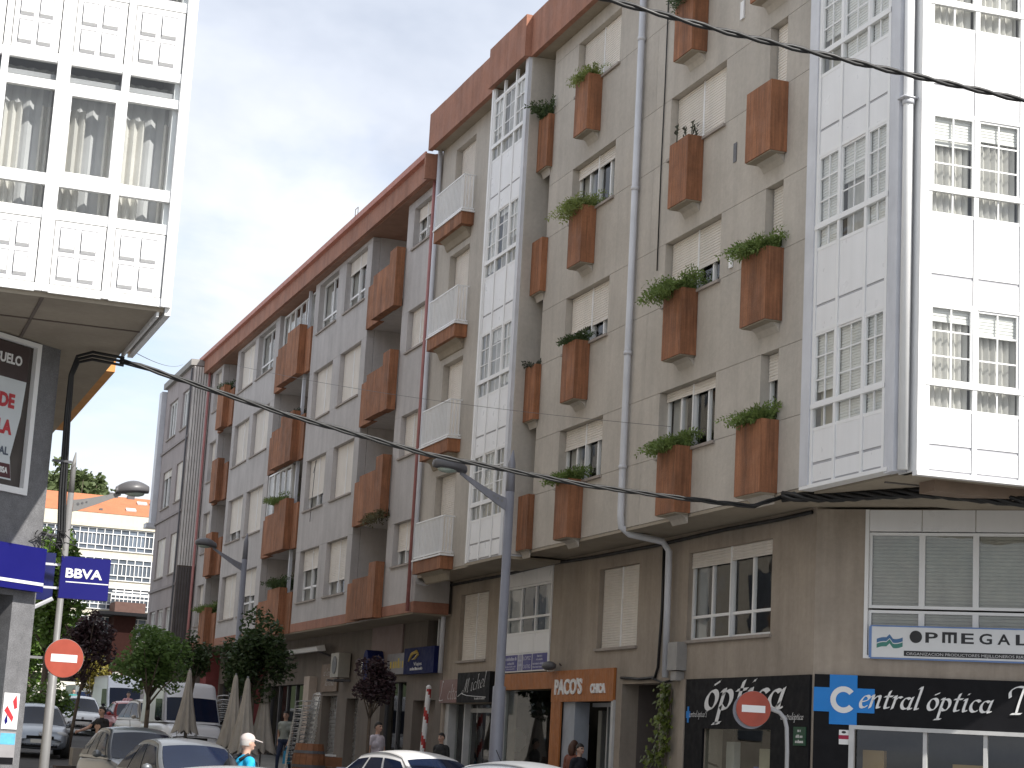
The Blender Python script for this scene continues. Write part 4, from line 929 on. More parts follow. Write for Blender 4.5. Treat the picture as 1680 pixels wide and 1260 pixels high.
# chamfered granite corner
c42, s42 = math.cos(R(42)), math.sin(R(42))
FK = frame(2.53, 25.38, c42, s42, s42, -c42)      # u = 0 at its right edge, negative to the left
part('granite_wall', wallmesh(FK, -4.5, 0, -.1, 6.5, [(-2.6, -.42, .12, 3.22), (-2.9, -.42, 4.52, 6.48)], .25), granite, Lb)
part('granite_wall', MB().box(W, 2.33, 2.53, 25.385, 33, -.1, 6.5), granite, Lb)
part('granite_wall', MB().box(W, -14, -.8, 22.9, 23.1, -.1, 6.5), granite, Lb)
part('door_recess', MB().box(FK, -2.6, -.42, -.32, -.26, .1, 3.2), black, Lb)
part('door', MB().box(FK, -1.45, -.5, -.25, -.18, .12, 2.3).box(FK, -2.55, -1.5, -.25, -.18, .12, 2.3), mat('door_teal', (.03, .07, .085), .3), Lb)
# window with estate-agent poster
wf = part('window', MB().box(FK, -.48, -.40, -.05, .04, 4.5, 6.48).box(FK, -2.9, -.48, -.05, .04, 4.5, 4.58).box(FK, -2.9, -.48, -.05, .04, 6.42, 6.48), white, Lb)
part('pane', MB().face([FK(-2.9, -.03, 4.58), FK(-.48, -.03, 4.58), FK(-.48, -.03, 6.42), FK(-2.9, -.03, 6.42)]), mat('pane_brown', (.06, .05, .045), .12, .1), wf)
po = thing('sale_poster', 'large white and brown for-sale poster with red letters in upper corner window', 'poster', FK(-1.5, 0, 4.6))
part('sheet', MB().face([FK(-2.8, -.02, 4.66), FK(-.66, -.02, 4.66), FK(-.72, -.02, 4.95), FK(-.60, -.02, 5.5), FK(-.56, -.02, 5.95), FK(-2.8, -.02, 5.95)]), mat('poster_white', (.62, .66, .68), .6, .03), po)
part('header', MB().face([FK(-2.8, -.018, 5.95), FK(-.56, -.018, 5.95), FK(-.54, -.018, 6.40), FK(-2.8, -.018, 6.40)]), mat('poster_brown', (.055, .035, .033), .5), po)
part('footer', MB().face([FK(-2.8, -.017, 4.68), FK(-.67, -.017, 4.68), FK(-.71, -.017, 4.86), FK(-2.8, -.017, 4.86)]), mat('poster_maroon', (.085, .025, .03), .5), po)
pr = mat('poster_red', (.5, .04, .05), .5)
text_part(po, 'ENTRESUELO', FK, -.68, 6.14, -.015, .17, sign_white, width=.95, align='RIGHT', bold=.006, extrude=.001)
text_part(po, 'SE VENDE', FK, -.74, 5.58, -.015, .24, pr, width=.98, align='RIGHT', bold=.012, extrude=.001)
text_part(po, 'SE ALQUILA', FK, -.74, 5.24, -.015, .24, pr, width=1.18, align='RIGHT', bold=.012, extrude=.001)
text_part(po, 'COMERCIAL', FK, -.76, 4.97, -.015, .14, mat('sign_slate', (.08, .1, .14), .5), width=.78, align='RIGHT', bold=.004, extrude=.001)
text_part(po, 'PROMISA', FK, -.74, 4.74, -.014, .1, sign_white, width=.36, align='RIGHT', bold=.004, extrude=.001)
# bank signs
bbblue = mat('bank_blue', (.011, .011, .135), .5, .04, spec=.15)
sg = thing('bank_fascia_sign', 'blue bank fascia with white line on the grey granite corner', 'sign', FK(-1, .1, 3.28))
part('board', MB().box(FK, -2.6, -.06, .02, .16, 3.29, 3.85), bbblue, sg)
part('line', MB().box(FK, -2.6, -.07, .16, .166, 3.37, 3.41), sign_white, sg)
FS = frame(0, 25.3, ca, math.sin(R(-1)), 0, -1)
sg = thing('bank_projecting_sign', 'square blue BBVA sign projecting from the left corner', 'sign', (3.1, 25.35, 3.25))
part('board', MB().box(FL, 2.80, 3.43, -3.22, -3.07, 3.25, 3.79), bbblue, sg)
text_part(sg, 'BBVA', FL, 2.865, 3.52, -3.066, .165, sign_white, width=.47, bold=.005, extrude=.004)
part('line', MB().box(FL, 2.875, 3.425, -3.071, -3.066, 3.455, 3.468), sign_white, sg)
part('bracket', MB().box(FL, 2.45, 2.80, -3.16, -3.12, 3.66, 3.69).box(FL, 2.45, 2.80, -3.16, -3.12, 3.36, 3.39), white_soft, sg)
sg = thing('bank_rear_sign', 'darker blue sign panel half hidden behind the brackets of the BBVA sign', 'sign', (2.8, 27.4, 3.3))
part('board', MB().box(W, 2.72, 2.95, 27.4, 27.5, 3.34, 4.0), mat('bank_blue_dark', (.012, .016, .10), .3, .2), sg)
part('arm', MB().box(W, 2.5, 2.72, 27.43, 27.47, 3.85, 3.89).box(W, 2.5, 2.72, 27.43, 27.47, 3.42, 3.46).tube([(2.5, 27.4, 3.1), (2.95, 27.3, 3.36)], .03, 6), white_soft, sg)
ps = thing('event_poster', 'white poster with red and blue figures taped to the granite pillar', 'poster', FK(-.2, 0, 1.3))
part('sheet', MB().box(FK, -.40, -.12, .004, .01, 1.55, 2.0), mat('paper_white', (.75, .75, .76), .7, .03), ps)
part('print', MB().face([FK(-.38, .012, 1.78), FK(-.33, .012, 1.84), FK(-.2, .012, 1.7), FK(-.22, .012, 1.64)]), pr, ps)
part('print', MB().face([FK(-.24, .012, 1.9), FK(-.18, .012, 1.98), FK(-.15, .012, 1.82), FK(-.2, .012, 1.8)]), pr, ps)
part('print', MB().face([FK(-.36, .012, 1.66), FK(-.32, .012, 1.74), FK(-.3, .012, 1.64), FK(-.34, .012, 1.6)]), bbblue, ps)
ps = thing('lower_poster', 'blue and grey poster under the white one on the granite pillar', 'poster', FK(-.2, 0, 1.0))
part('sheet', MB().box(FK, -.41, -.12, .004, .01, 1.12, 1.52), mat('paper_grey', (.30, .29, .30), .7, .1, 6), ps)
part('print', MB().box(FK, -.40, -.13, .01, .0115, 1.36, 1.5), mat('print_cyan', (.12, .42, .62), .6, .2, 9), ps)
part('print', MB().box(FK, -.40, -.13, .01, .0115, 1.12, 1.2), black, ps)
for i, c_ in enumerate(((.4, .1, .4), (.1, .2, .5), (.6, .6, .6))):
    pass
# vertical cables on the corner and over the soffit
cb_ = thing('facade_cable_bundle', 'black cable bundle running down the granite corner and along the soffit', 'cable', (2.6, 25.3, 2.9))
for i in range(3):
    o_ = .035*i
    pts = [(2.72+o_*.5, 25.26, 3.88), (2.72+o_, 25.27, 4.1), (2.69+o_, 25.30, 4.6), (2.66+o_*.7, 25.25, 5.6), (2.66+o_*.5, 25.22, 6.15), (2.72+o_*.4, 25.15, 6.40-.04*i), (2.9, 25.0, 6.45-.05*i), (3.30, 24.9, 6.40-.05*i)]
    part('cable', MB().tube(pts, .02, 6), blackrub, cb_, True)
part('clamp', MB().box(W, 2.5, 2.82, 25.26, 25.3, 4.02, 4.06).box(W, 2.55, 2.8, 25.25, 25.28, 5.0, 5.03), darkgrey, cb_)
tang = MB()
for i in range(26):
    a0 = Vector((2.45+rnd.random()*.4, 25.2+rnd.random()*.08, 3.86+rnd.random()*.28)); a1 = a0+Vector((rnd.uniform(-.25, .3), rnd.uniform(-.05, .05), rnd.uniform(-.18, .14)))
    tang.tube([a0, (a0+a1)/2+Vector((0, 0, rnd.uniform(-.06, .06))), a1], .008, 4)
part('cable_tangle', tang, blackrub, cb_)
# neighbouring buildings on the left, mostly unseen, light walls added to bounce sun
Nb = thing('neighbour_building', 'cream building next to the left corner, its orange balcony end showing below the overhang', 'building', (0, 30, 0))
part('wall', MB().box(W, -14, 2.6, 33.02, 56, -.2, 16), mat('neighbour_cream', (.55, .51, .44), .85, .08), Nb)
part('balcony', MB().box(W, 3.0, 3.46, 26.95, 33.0, 6.58, 7.4), mat('balcony_orange', (.62, .30, .10), .8, .1), Nb)
for i in range(6):  # unseen windows and balconies, added to vary the reflections opposite
    for k in range(4): part('window', MB().box(W, 2.55, 2.62, 34.5+i*3.5, 36.1+i*3.5, 2.2+k*3.4+gz(40), 3.9+k*3.4+gz(40)), mat('far_glass', (.10, .12, .15), .12, .3, .4, rand=.5), Nb)
for k in range(1, 4): part('balcony', MB().box(W, 2.62, 3.3, 36.4, 40.5, 2.0+k*3.4, 3.0+k*3.4).box(W, 2.62, 3.3, 46.5, 51, 2.0+k*3.4, 3.0+k*3.4), mat('balcony_brown', (.2, .12, .07), .8), Nb)
Nc = thing('added_neighbour_building', 'pale unseen building added along the left pavement for bounce light and reflections', 'building', (0, 70, 1))
part('wall', MB().box(W, -14, 2.2, 56.1, 82, -.2, 15), mat('neighbour_pale', (.55, .53, .50), .85, .08), Nc)
for i in range(7):
    for k in range(4): part('window', MB().box(W, 2.15, 2.23, 57.5+i*3.5, 59.1+i*3.5, 3.2+k*3.1, 4.8+k*3.1), mat('far_glass', (.10, .12, .15), .12, .3, .4, rand=.5), Nc)

# ================================================================== lamps
def street_lamp(base, H, label, reach, mats, rise=.45, side=-1, s=1.0):
    t = local_thing('street_lamp', label, 'street lamp', base, 0, 'street lamps along the pavements')
    pm, hm = mats; za = H-.85
    part('post', MB().tube([(0, 0, 0), (0, 0, .3), (0, 0, 2.6), (0, 0, 2.62), (0, 0, za+.1)], [.13*s, .125*s, .115*s, .085*s, .08*s], 14), pm, t, True)
    part('post_top', MB().tube([(0, 0, za+.1), (0, 0, H-.25), (.02, 0, H)], [.08*s, .07*s, .01], 10), pm, t, True)
    arm = []
    n = 9; fr = lambda u, d, z: (side*u, d, z)
    top = [(.06+(reach-.06)*i/n, za-.02+rise*(i/n)**1.2) for i in range(n+1)]
    bot = [(.06+(reach-.06)*i/n, za-.24+(rise+.16)*(i/n)**1.1) for i in range(n+1)]
    mb = MB()
    for d in (-.018, .018):
        for i in range(n): mb.face([fr(top[i][0], d, top[i][1]), fr(top[i+1][0], d, top[i+1][1]), fr(bot[i+1][0], d, bot[i+1][1]), fr(bot[i][0], d, bot[i][1])])
    for L_ in (top, bot):
        for i in range(n): mb.face([fr(L_[i][0], -.018, L_[i][1]), fr(L_[i+1][0], -.018, L_[i+1][1]), fr(L_[i+1][0], .018, L_[i+1][1]), fr(L_[i][0], .018, L_[i][1])])
    a_ = part('arm', mb, pm, t)
    for i in (1, 2, 3): u_ = .06+(reach-.06)*(i*.8+.1)/n; part('rivet', MB().disc(fr, u_, za-.11+(rise+.08)*((i*.8+.1)/n)**1.15, -.024, .024, .03-.004*i, 10), hm if pm is lamppale else lamppale, a_)
    ex, ez = side*reach, (top[-1][1]+bot[-1][1])/2
    h = part('lamp_head', MB(), hm, t) if False else None
    mb = MB(); prof = []
    for i in range(13):
        tt = i/12; uu = reach-.1+.6*tt
        wv = .05+.17*math.sin(math.pi*min(1, tt*.92+.04))**.7; hv = .045+.15*math.sin(math.pi*min(1, tt*.85+.08))**.9
        prof.append((uu, wv, hv, ez+.04+.06*tt))
    nn = 14
    for (uu, wv, hv, zc) in prof:
        for q in range(nn):
            a = 2*math.pi*q/nn; zz = math.sin(a); mb.v.append((side*uu, wv*math.cos(a), zc+(hv*zz if zz > 0 else .05*zz)))
    for i in range(12):
        for q in range(nn): mb.f.append((i*nn+q, i*nn+(q+1) % nn, (i+1)*nn+(q+1) % nn, (i+1)*nn+q)); mb.m.append(0)
    mb.f.append(tuple(range(nn))); mb.m.append(0); mb.f.append(tuple(12*nn+q for q in range(nn))); mb.m.append(0)
    h = part('lamp_head', mb, hm, t, True)
    part('lens', MB().ball((side*(reach+.24), 0, ez+.03), .19, .13, .06, 12), mat('lamp_lens', (.35, .42, .38), .25), h, True)
    part('base_plate', MB().tube([(0, 0, 0), (0, 0, .04)], .2, 12), pm, t)
    return t
street_lamp((11.18, 31.8, .12), 6.78, 'blue-grey street lamp in front of the narrow white gallery', .95, (lampgrey, darkgrey), .40)
b2 = at(405, 875, 55); street_lamp((b2.x, b2.y, gz(b2.y)+.12), b2.z-gz(b2.y)-.12, 'more distant blue-grey street lamp rising out of the dark tree', .95, (lampgrey, darkgrey), .40)
b3 = at(123, 742, 35); street_lamp((b3.x, b3.y, .12), b3.z-.12, 'pale street lamp post behind the left no-entry sign, arm reaching right', .90, (lamppale, darkgrey), .22, side=1, s=.7)

# ================================================================== road signs
def no_entry(t, r, fr, c):
    part('disc', MB().disc(fr, c[0], c[2], -.012, .012, r, 40), mat('sign_red', (.36, .062, .035), .5, .14, 3), t)
    part('rim', MB().disc(fr, c[0], c[2], -.02, -.0125, r*1.02, 40), mat('sign_back', (.3, .3, .31), .5), t)
    part('bar', MB().box(fr, c[0]-r*.68, c[0]+r*.68, .0125, .016, c[2]-r*.2, c[2]+r*.2), sign_white, t)
FW = lambda ox, oy: (lambda u, d, z: (ox+u, oy-d, z))
pL = at(105, 1080, 30.0)
t = thing('no_entry_sign', 'sunlit red no-entry disc with white bar fixed to the pale lamp post', 'road sign', tuple(pL))
no_entry(t, .298, FW(0, pL.y), (pL.x, 0, pL.z))
part('bracket', MB().box(W, pL.x-.55, pL.x, pL.y+.06, pL.y+.1, pL.z-.03, pL.z+.01).tube([(pL.x-.1, pL.y+.05, pL.z), (pL.x-.1, pL.y+.6, pL.z)], .02, 6), lamppale, t)
pR = at(1236, 1163, 29)
t = thing('no_entry_sign', 'shaded no-entry disc on a bent grey pipe before the black optician cladding', 'road sign', (pR.x, pR.y, .12))
nx_, ny_ = -math.sin(R(-15)), -math.cos(R(-15))
FNR = frame(pR.x, pR.y, math.cos(R(-15)), math.sin(R(-15)), math.sin(R(-15)), -math.cos(R(-15)))
no_entry(t, .265, FNR, (0, 0, pR.z))
part('backing_ring', MB().disc(FNR, -.035, pR.z-.03, -.05, -.022, .272, 32), lampgrey, t)
pts = [FNR(.1, -.06, pR.z+.015), FNR(.3, -.06, pR.z+.01), FNR(.42, -.06, pR.z-.03), FNR(.50, -.06, pR.z-.12), FNR(.535, -.06, pR.z-.25), FNR(.55, -.06, pR.z-.6), FNR(.56, -.06, .12)]
part('bent_pipe', MB().tube(pts, .032, 10), mat('pipe_grey', (.38, .38, .39), .45), t, True)

# ================================================================== overhead cables
def cat_(p0, p1, sag, n=28):
    p0, p1 = Vector(p0), Vector(p1)
    return [p0.lerp(p1, i/n) - Vector((0, 0, sag*4*(i/n)*(1-i/n))) for i in range(n+1)]
def bundle(label, pts, r, strands, name='overhead_cable', pitch=.5, rc=None):
    t = thing(name, label, 'cable', tuple(pts[0]))
    L = 0; acc = [0]
    for a, b in zip(pts, pts[1:]): L += (b-a).length; acc.append(L)
    fine = []
    N_ = int(L/(pitch/6))
    for i in range(N_+1):
        s = L*i/N_
        k = max(j for j in range(len(acc)) if acc[j] <= s+1e-6); k = min(k, len(pts)-2)
        fine.append((pts[k].lerp(pts[k+1], (s-acc[k])/max(1e-6, acc[k+1]-acc[k])), s))
    for st in range(strands):
        q = []
        for p, s in fine:
            a = 2*math.pi*(s/pitch+st/strands); q.append(p+Vector((math.cos(a)*r*.4, math.cos(a)*r*.6, math.sin(a)*r)))
        part('strand', MB().tube(q, rc or r*.75, 6), blackrub, t, True)
    return t
# lower cable from the left soffit across to the right building
k0 = Vector((3.25, 24.9, 6.36)); 
pix = [(205, 592), (330, 634), (470, 680), (700, 745), (960, 796), (1100, 815), (1235, 831)]
k1 = Vector((13.5, 25.9, 5.66))
low = []
for i, (x, y) in enumerate(pix):     # ray meets the vertical plane through both anchors
    d_ = ray(x, y); nrm = Vector((-(k1.y-k0.y), k1.x-k0.x, 0)); tt = (k0-EYE).dot(nrm)/d_.dot(nrm); low.append(EYE+d_*tt)
bundle('sagging black cable bundle crossing the street between the two corner buildings', [k0]+low+[k1], .024, 3, pitch=1.6, rc=.018)
d2 = bundle('black cable bundle hugging the right building under its glazed corner', [Vector((13.5, 25.9, 5.66)), Vector((13.95, 25.0, 5.60)), Vector((14.2, 24.4, 5.60)), Vector((14.6, 23.6, 5.58)), Vector((15.6, 22.9, 5.48)), Vector((20, 22.8, 5.48))], .055, 4, pitch=1.3, rc=.035)
u0_ = at(930, -20, 13); u1_ = at(1000, 0, 13.0); u2_ = at(1190, 52, 13.2); u3_ = at(1450, 113, 13.6); u4_ = at(1690, 167, 14); 
bundle('thick twisted black cable crossing the upper right of the view', [at(600, -110, 12.5), at(760, -66, 12.7), u0_, u1_, u2_, u3_, u4_, at(1900, 205, 14.4)], .0125, 2, pitch=.5, rc=.0135)
for lab, (x0, y0, D0), (x1, y1, D1) in (('thin wire from left soffit towards the grey far building', (212, 573, 25.5), (300, 598, 80)), ('hair-thin wire strung across the lilac-grey facade', (390, 600, 52), (1100, 700, 31))):
    single('thin_wire', MB().tube(cat_(at(x0, y0, D0), at(x1, y1, D1), .15), .006, 4), darkgrey, lab, 'wire')

# ================================================================== plants in the planter boxes
fern_m = mat('fern_green', (.16, .225, .06), .6, .35, 9, trans=.35)
fern_d = mat('fern_dark', (.065, .10, .035), .6, .3, 9, trans=.3)
fern_y = mat('fern_yellowish', (.24, .29, .09), .6, .3, 9, trans=.4)
dry_m = mat('dry_stems', (.06, .065, .045), .8, .3, 9)
def fern_mesh(seed, n, w, dp, up_, droop, leaf=.062, per=12):
    n = int(n*1.3)
    r = random.Random(seed); mb = MB()
    for i in range(n):
        x, y = r.uniform(-w/2, w/2), r.uniform(-dp/2, dp/2)
        a = r.uniform(0, 2*math.pi); L = r.uniform(.5, 1)*up_
        dx, dy = math.cos(a)*.7-.3, math.sin(a)*.6+.12
        p = Vector((x, y, 0)); v = Vector((dx*.4, dy*.4, 1)).normalized(); L *= .62
        pts = [p.copy()]
        for j in range(per):
            v = (v+Vector((dx*.06, dy*.06, -.20*droop*r.uniform(.6, 1.4)))).normalized(); p = p+v*(L*1.7/per); pts.append(p.copy())
        for j in range(1, len(pts)):
            q = pts[j]; t = (pts[j]-pts[j-1]).normalized()
            s = t.cross(Vector((r.uniform(-1, 1), r.uniform(-1, 1), r.uniform(-.3, 1)))).normalized(); lw = leaf*r.uniform(.5, 1.15)
            for sg_ in (-1, 1):
                e = q+s*sg_*lw+t*lw*.6
                mb.face([q, q+s*sg_*lw*.4+t*lw*.5+Vector((0, 0, .008)), e, q+s*sg_*lw*.55-t*lw*.1])
    return mb
def stems_mesh(seed):
    r = random.Random(seed); mb = MB()
    for x in (-.2, -.05, .1, .18):
        h = r.uniform(.25, .5); mb.tube([(x, 0, 0), (x+r.uniform(-.04, .04), 0, h*.6), (x+r.uniform(-.06, .06), 0, h)], .012, 5)
        for j in range(9):
            q = Vector((x, 0, h*(.3+.08*j))); mb.face([q, q+Vector((.06*r.uniform(-1, 1), .03, .05)), q+Vector((.05*r.uniform(-1, 1), -.03, .09)), q+Vector((.01, 0, .04))])
    return mb
plants = [('c1', 0, 90, .55, 1.0, fern_m, 'bushy fern spilling from the lowest planter of the column left of the downpipe'),
 ('c1', 1, 40, .4, .8, fern_d, 'small fern in the second planter up, left of the downpipe'),
 ('c1', 2, 110, .75, 1.3, fern_y, 'long yellowish fern hanging from the third planter up, left of the downpipe'),
 ('c1', 3, 50, .5, 1.1, fern_y, 'light green fern in the topmost planter left of the downpipe'),
 ('c2', 0, 110, .65, 1.1, fern_m, 'full fern in the lowest planter right of the downpipe'),
 ('c2', 1, 130, .8, 1.2, fern_m, 'large fern trailing left from the second planter right of the downpipe'),
 ('c2', 2, 0, .5, .5, dry_m, 'sparse upright dark stems in the third planter right of the downpipe'),
 ('c2', 3, 50, .6, 1.6, fern_d, 'dark trailing strands from the top planter right of the downpipe'),
 ('c3', 0, 110, .55, .9, fern_m, 'dense fern in the lowest planter beside the corner gallery'),
 ('c3', 1, 120, .65, 1.0, fern_m, 'feathery fern in the second planter beside the corner gallery'),
 ('c0', 3, 40, .5, .4, fern_d, 'spiky dark plant in the highest narrow planter beside the slim gallery'),
 ('c0', 1, 12, .25, .6, dry_m, 'dry wisps in the second narrow planter beside the slim gallery')]
for i, (cn, k, n, L, dr, m_, lab) in enumerate(plants):
    u, z, wd = PL[cn, k]; p = .12 if cn != 'c0' else .05
    c = FA(u, p+.03, z-.02)
    me = fern_mesh(100+i, n, .24, wd*.85, L, dr) if n else stems_mesh(3)
    o = part('planter_plant', me, m_, None); o.location = c
    tag(o, lab, 'plant', 'plants in the rust-orange planter boxes')
bplants = [((59.9, .0, ZB(0)+1.35), 120, .6, .7, fern_d, 'dark round bush on the lowest middle parapet of the lilac-grey block'),
 ((60.6, .05, ZB(1)+1.3), 70, .6, .8, fern_m, 'leafy shrub behind the glazed second-floor parapet of the lilac-grey block'),
 ((59.9, .0, ZB(2)+1.35), 25, .3, .6, dry_m, 'low brownish plant on the third-floor middle parapet'),
 ((72.0, .0, ZB(0)+1.2), 80, .6, .8, fern_m, 'green plant on the lowest far-end parapet'),
 ((72.0, .0, ZB(3)+1.3), 40, .4, .7, fern_d, 'dark plant on the top far-end parapet'),
 ((48.6, .1, ZB(0)+2.6), 40, .6, 1.8, mat('climber_brown', (.10, .09, .04), .7, .3, 9, trans=.3), 'straggly climber hanging beside the nearest loggia')]
for i, (q, n, L, dr, m_, lab) in enumerate(bplants):
    o = part('balcony_plant', fern_mesh(300+i, n, .4, 1.1, L, dr, .07, 10), m_, None); o.location = FA(*q); tag(o, lab, 'plant', 'plants on the loggia parapets')

# ================================================================== trees
def leaf_cloud(mb, r, c, rad, n, size, shell=.55):
    for _ in range(n):
        while True:
            v = Vector((r.uniform(-1, 1), r.uniform(-1, 1), r.uniform(-1, 1)))
            if v.length <= 1 and (v.length > shell or r.random() < .35): break
        p = Vector((c[0]+v.x*rad[0], c[1]+v.y*rad[1], c[2]+v.z*rad[2]))
        a = Vector((r.uniform(-1, 1), r.uniform(-1, 1), r.uniform(-.6, .6))).normalized(); b = a.orthogonal().normalized()
        b = (b*math.cos(r.random()*6.28)+a.cross(b)*math.sin(r.random()*6.28)).normalized(); s = size*r.uniform(.6, 1.3)
        mb.face([p-a*s, p+b*s*.45+a*s*.05, p+a*s, p-b*s*.45+a*s*.05])
def tree(name, label, base, h_trunk, crown, seed, n, size, leafm, barkm, trunk_r=.06, lean=0, group=None, clumps=26, cat='tree'):
    """crown: (rx, ry, rz, zc) relative to the base"""
    r = random.Random(seed); t = local_thing(name, label, cat, base, 0, group)
    rx, ry, rz, zc = crown; mb = MB()
    topz = zc+rz*.3
    mb.tube([(0, 0, 0), (lean*.3, 0, h_trunk*.4), (lean*.7, .02, h_trunk*.8), (lean, 0, h_trunk), (lean*1.1, 0, topz)], [trunk_r*1.25, trunk_r, trunk_r*.9, trunk_r*.8, trunk_r*.25], 8)
    lims = []
    for i in range(9):
        a = i*2.4; e = Vector((lean+math.cos(a)*rx*.7, math.sin(a)*ry*.7, zc+r.uniform(-.5, .6)*rz)); s = Vector((lean, 0, h_trunk*r.uniform(.85, 1.1)))
        mb.tube([s, s.lerp(e, .5)+Vector((0, 0, .08*rz)), e], [trunk_r*.5, trunk_r*.3, trunk_r*.1], 5)
    part('trunk', mb, barkm, t, True)
    lb = MB()
    for i in range(clumps):
        v = Vector((r.gauss(0, 1), r.gauss(0, 1), r.gauss(0, 1))).normalized()*r.uniform(.15, .82)
        k = r.uniform(.3, .46)
        leaf_cloud(lb, r, (lean+v.x*rx, v.y*ry, zc+v.z*rz), (rx*k, ry*k, rz*k), n//clumps, size)
    part('crown', lb, leafm, t)
    return t
bark = mat('bark', (.11, .085, .065), .9, .25, 9)
leaf_g = mat('leaf_bright', (.10, .175, .03), .5, .35, 2.5, trans=.35)
leaf_m = mat('leaf_mid', (.11, .19, .05), .5, .35, 2.5, trans=.3)
leaf_d = mat('leaf_dark', (.04, .07, .022), .5, .3, 2.5, trans=.25)
leaf_p = mat('leaf_purple', (.045, .022, .028), .5, .35, 2.5, trans=.25)
leaf_f = mat('leaf_far', (.10, .135, .05), .7, .35, .4, trans=.2)
def gtree(px, py, D, **kw):
    p = at(px, py, D); return (p.x, p.y, gz(p.y)+(.12 if p.x > 10.9 else 0))
tree('street_tree', 'round green tree, half sunlit, in front of the vans', gtree(240, 1190, 41.5), 2.1, (.86, .86, .8, 2.92), 11, 6500, .058, leaf_m, bark, .055, group='street trees')
tree('street_tree', 'dark shaded tree covering the distant lamp post', gtree(412, 1180, 49), 2.3, (1.05, 1.05, 1.15, 3.25), 12, 7000, .075, leaf_d, bark, .06, group='street trees')
tree('street_tree', 'small purple-leaved tree in front of the steel roller shutters', gtree(605, 1200, 41), 2.05, (.55, .55, .62, 2.55), 13, 3600, .05, leaf_p, bark, .04, group='street trees')
tree('street_tree', 'thin dark tree between the umbrellas and the green round tree', gtree(305, 1180, 60), 2.3, (.6, .6, .8, 3.0), 14, 1700, .075, leaf_d, bark, .045, .15, group='street trees')
tree('street_tree', 'purple-leaved tree behind the left no-entry sign', gtree(112, 1220, 55), 2.3, (1.0, 1.0, 1.15, 3.3), 15, 3400, .075, leaf_p, bark, .05, .25, group='street trees')
tree('park_tree', 'tall sunlit green tree behind the bank signs', gtree(66, 1180, 78), 3.4, (1.45, 1.5, 3.6, 5.9), 16, 6500, .16, leaf_g, bark, .14, group='trees behind the bank signs', clumps=22)
tree('park_tree', 'broad green tree low behind the left granite pillar', gtree(40, 1180, 92), 3.0, (2.8, 2.2, 2.6, 4.2), 17, 5000, .17, leaf_g, bark, .14, group='trees behind the bank signs', clumps=20)
tree('park_tree', 'low leafy bush behind the blue car', gtree(70, 1180, 70), .6, (1.3, 1.0, .8, 1.4), 18, 2200, .10, leaf_g, bark, .05, group='trees behind the bank signs')
tree('park_tree', 'small yellowish bush right of the left no-entry sign', gtree(150, 1150, 95), .5, (.9, .9, 1.2, 2.6), 19, 1500, .12, mat('leaf_yellow', (.20, .17, .03), .6, .3, 2, trans=.3), bark, .05, group='trees behind the bank signs')
for i, (px, py, D, rr) in enumerate(((92, 786, 245, 3.0), (112, 774, 250, 3.4), (131, 785, 248, 3.2), (148, 790, 252, 3.2), (84, 796, 240, 3.0), (162, 799, 255, 1.6))):
    q = at(px, py, D); b_ = (q.x, q.y, 14)
    tree('hill_tree', ['leftmost dark tree on the hill above the orange roof', 'tallest rounded tree on the hill beside the pale lamp post', 'tree right of the pale lamp post on the hill', 'smaller rightmost rounded tree on the hill', 'low tree at the left edge of the orange roof', 'tiny tree crown peeping over the orange roof'][i], b_, 6, (rr, rr, rr*.9, q.z-14-rr*.4), 40+i, 1400, .45, leaf_f, bark, .25, group='trees on the hill')
# ivy climbing the pillar between passage and optician
iv = MB(); r_ = random.Random(5)
for i in range(900):
    zz = r_.random()**.8*2.85+.15; wd = .22+.5*max(0, 1-abs(zz-1.3)/1.5)
    u_ = 32.15+r_.gauss(0, .33)*wd+(.25 if zz < 1.8 else 0); p = Vector(FM(u_, .05+abs(r_.gauss(0, .14))*(1.2-zz/4), zz))
    a = Vector((-.4*r_.random(), r_.uniform(-1, 1), r_.uniform(-1, .3))).normalized(); b = a.cross(Vector((-1, r_.uniform(-.5, .5), r_.uniform(-.2, .8)))).normalized(); s = r_.uniform(.05, .095)
    iv.face([p, p+a*s*.5+b*s*.55, p+a*s*1.25, p+a*s*.5-b*s*.55])
ivt = thing('climbing_plant', 'green leafy climber on the pillar beside the dark passage', 'plant', FM(32.1, .1, .12))
part('foliage', iv, mat('ivy_green', (.13, .17, .03), .45, .4, 5, trans=.3), ivt)
part('stem', MB().tube([FM(32.1, .05, .1), FM(32.2, .06, 1.2), FM(32.05, .05, 2.2), FM(32.0, .05, 2.9)], .018, 6), bark, ivt)

# ================================================================== cars and vans
carglass = mat('car_glass', (.008, .014, .035), .08, .1, 2, spec=.16)
tyre = mat('tyre', (.02, .02, .02), .8, .1)
rim_m = mat('rim', (.5, .5, .52), .3, .05, metal=.8)
chrome = mat('headlight', (.55, .57, .6), .12, .05)
plate_m = mat('plate', (.75, .75, .73), .5, .02)
def paint(name, col, metal):
    if name in MATS: return MATS[name]
    m = bpy.data.materials.new(name); m.use_nodes = True; n = m.node_tree.nodes; p = n['Principled BSDF']
    nz = n.new('ShaderNodeTexNoise'); nz.inputs['Scale'].default_value = 1.3; rp = n.new('ShaderNodeMapRange')
    rp.inputs[3].default_value = .30; rp.inputs[4].default_value = .38; m.node_tree.links.new(nz.outputs[0], rp.inputs[0]); m.node_tree.links.new(rp.outputs[0], p.inputs['Roughness'])
    p.inputs['Base Color'].default_value = (*col, 1); p.inputs['Metallic'].default_value = metal*.7; p.inputs['Coat Weight'].default_value = .5; p.inputs['Coat Roughness'].default_value = .08
    MATS[name] = m; return m
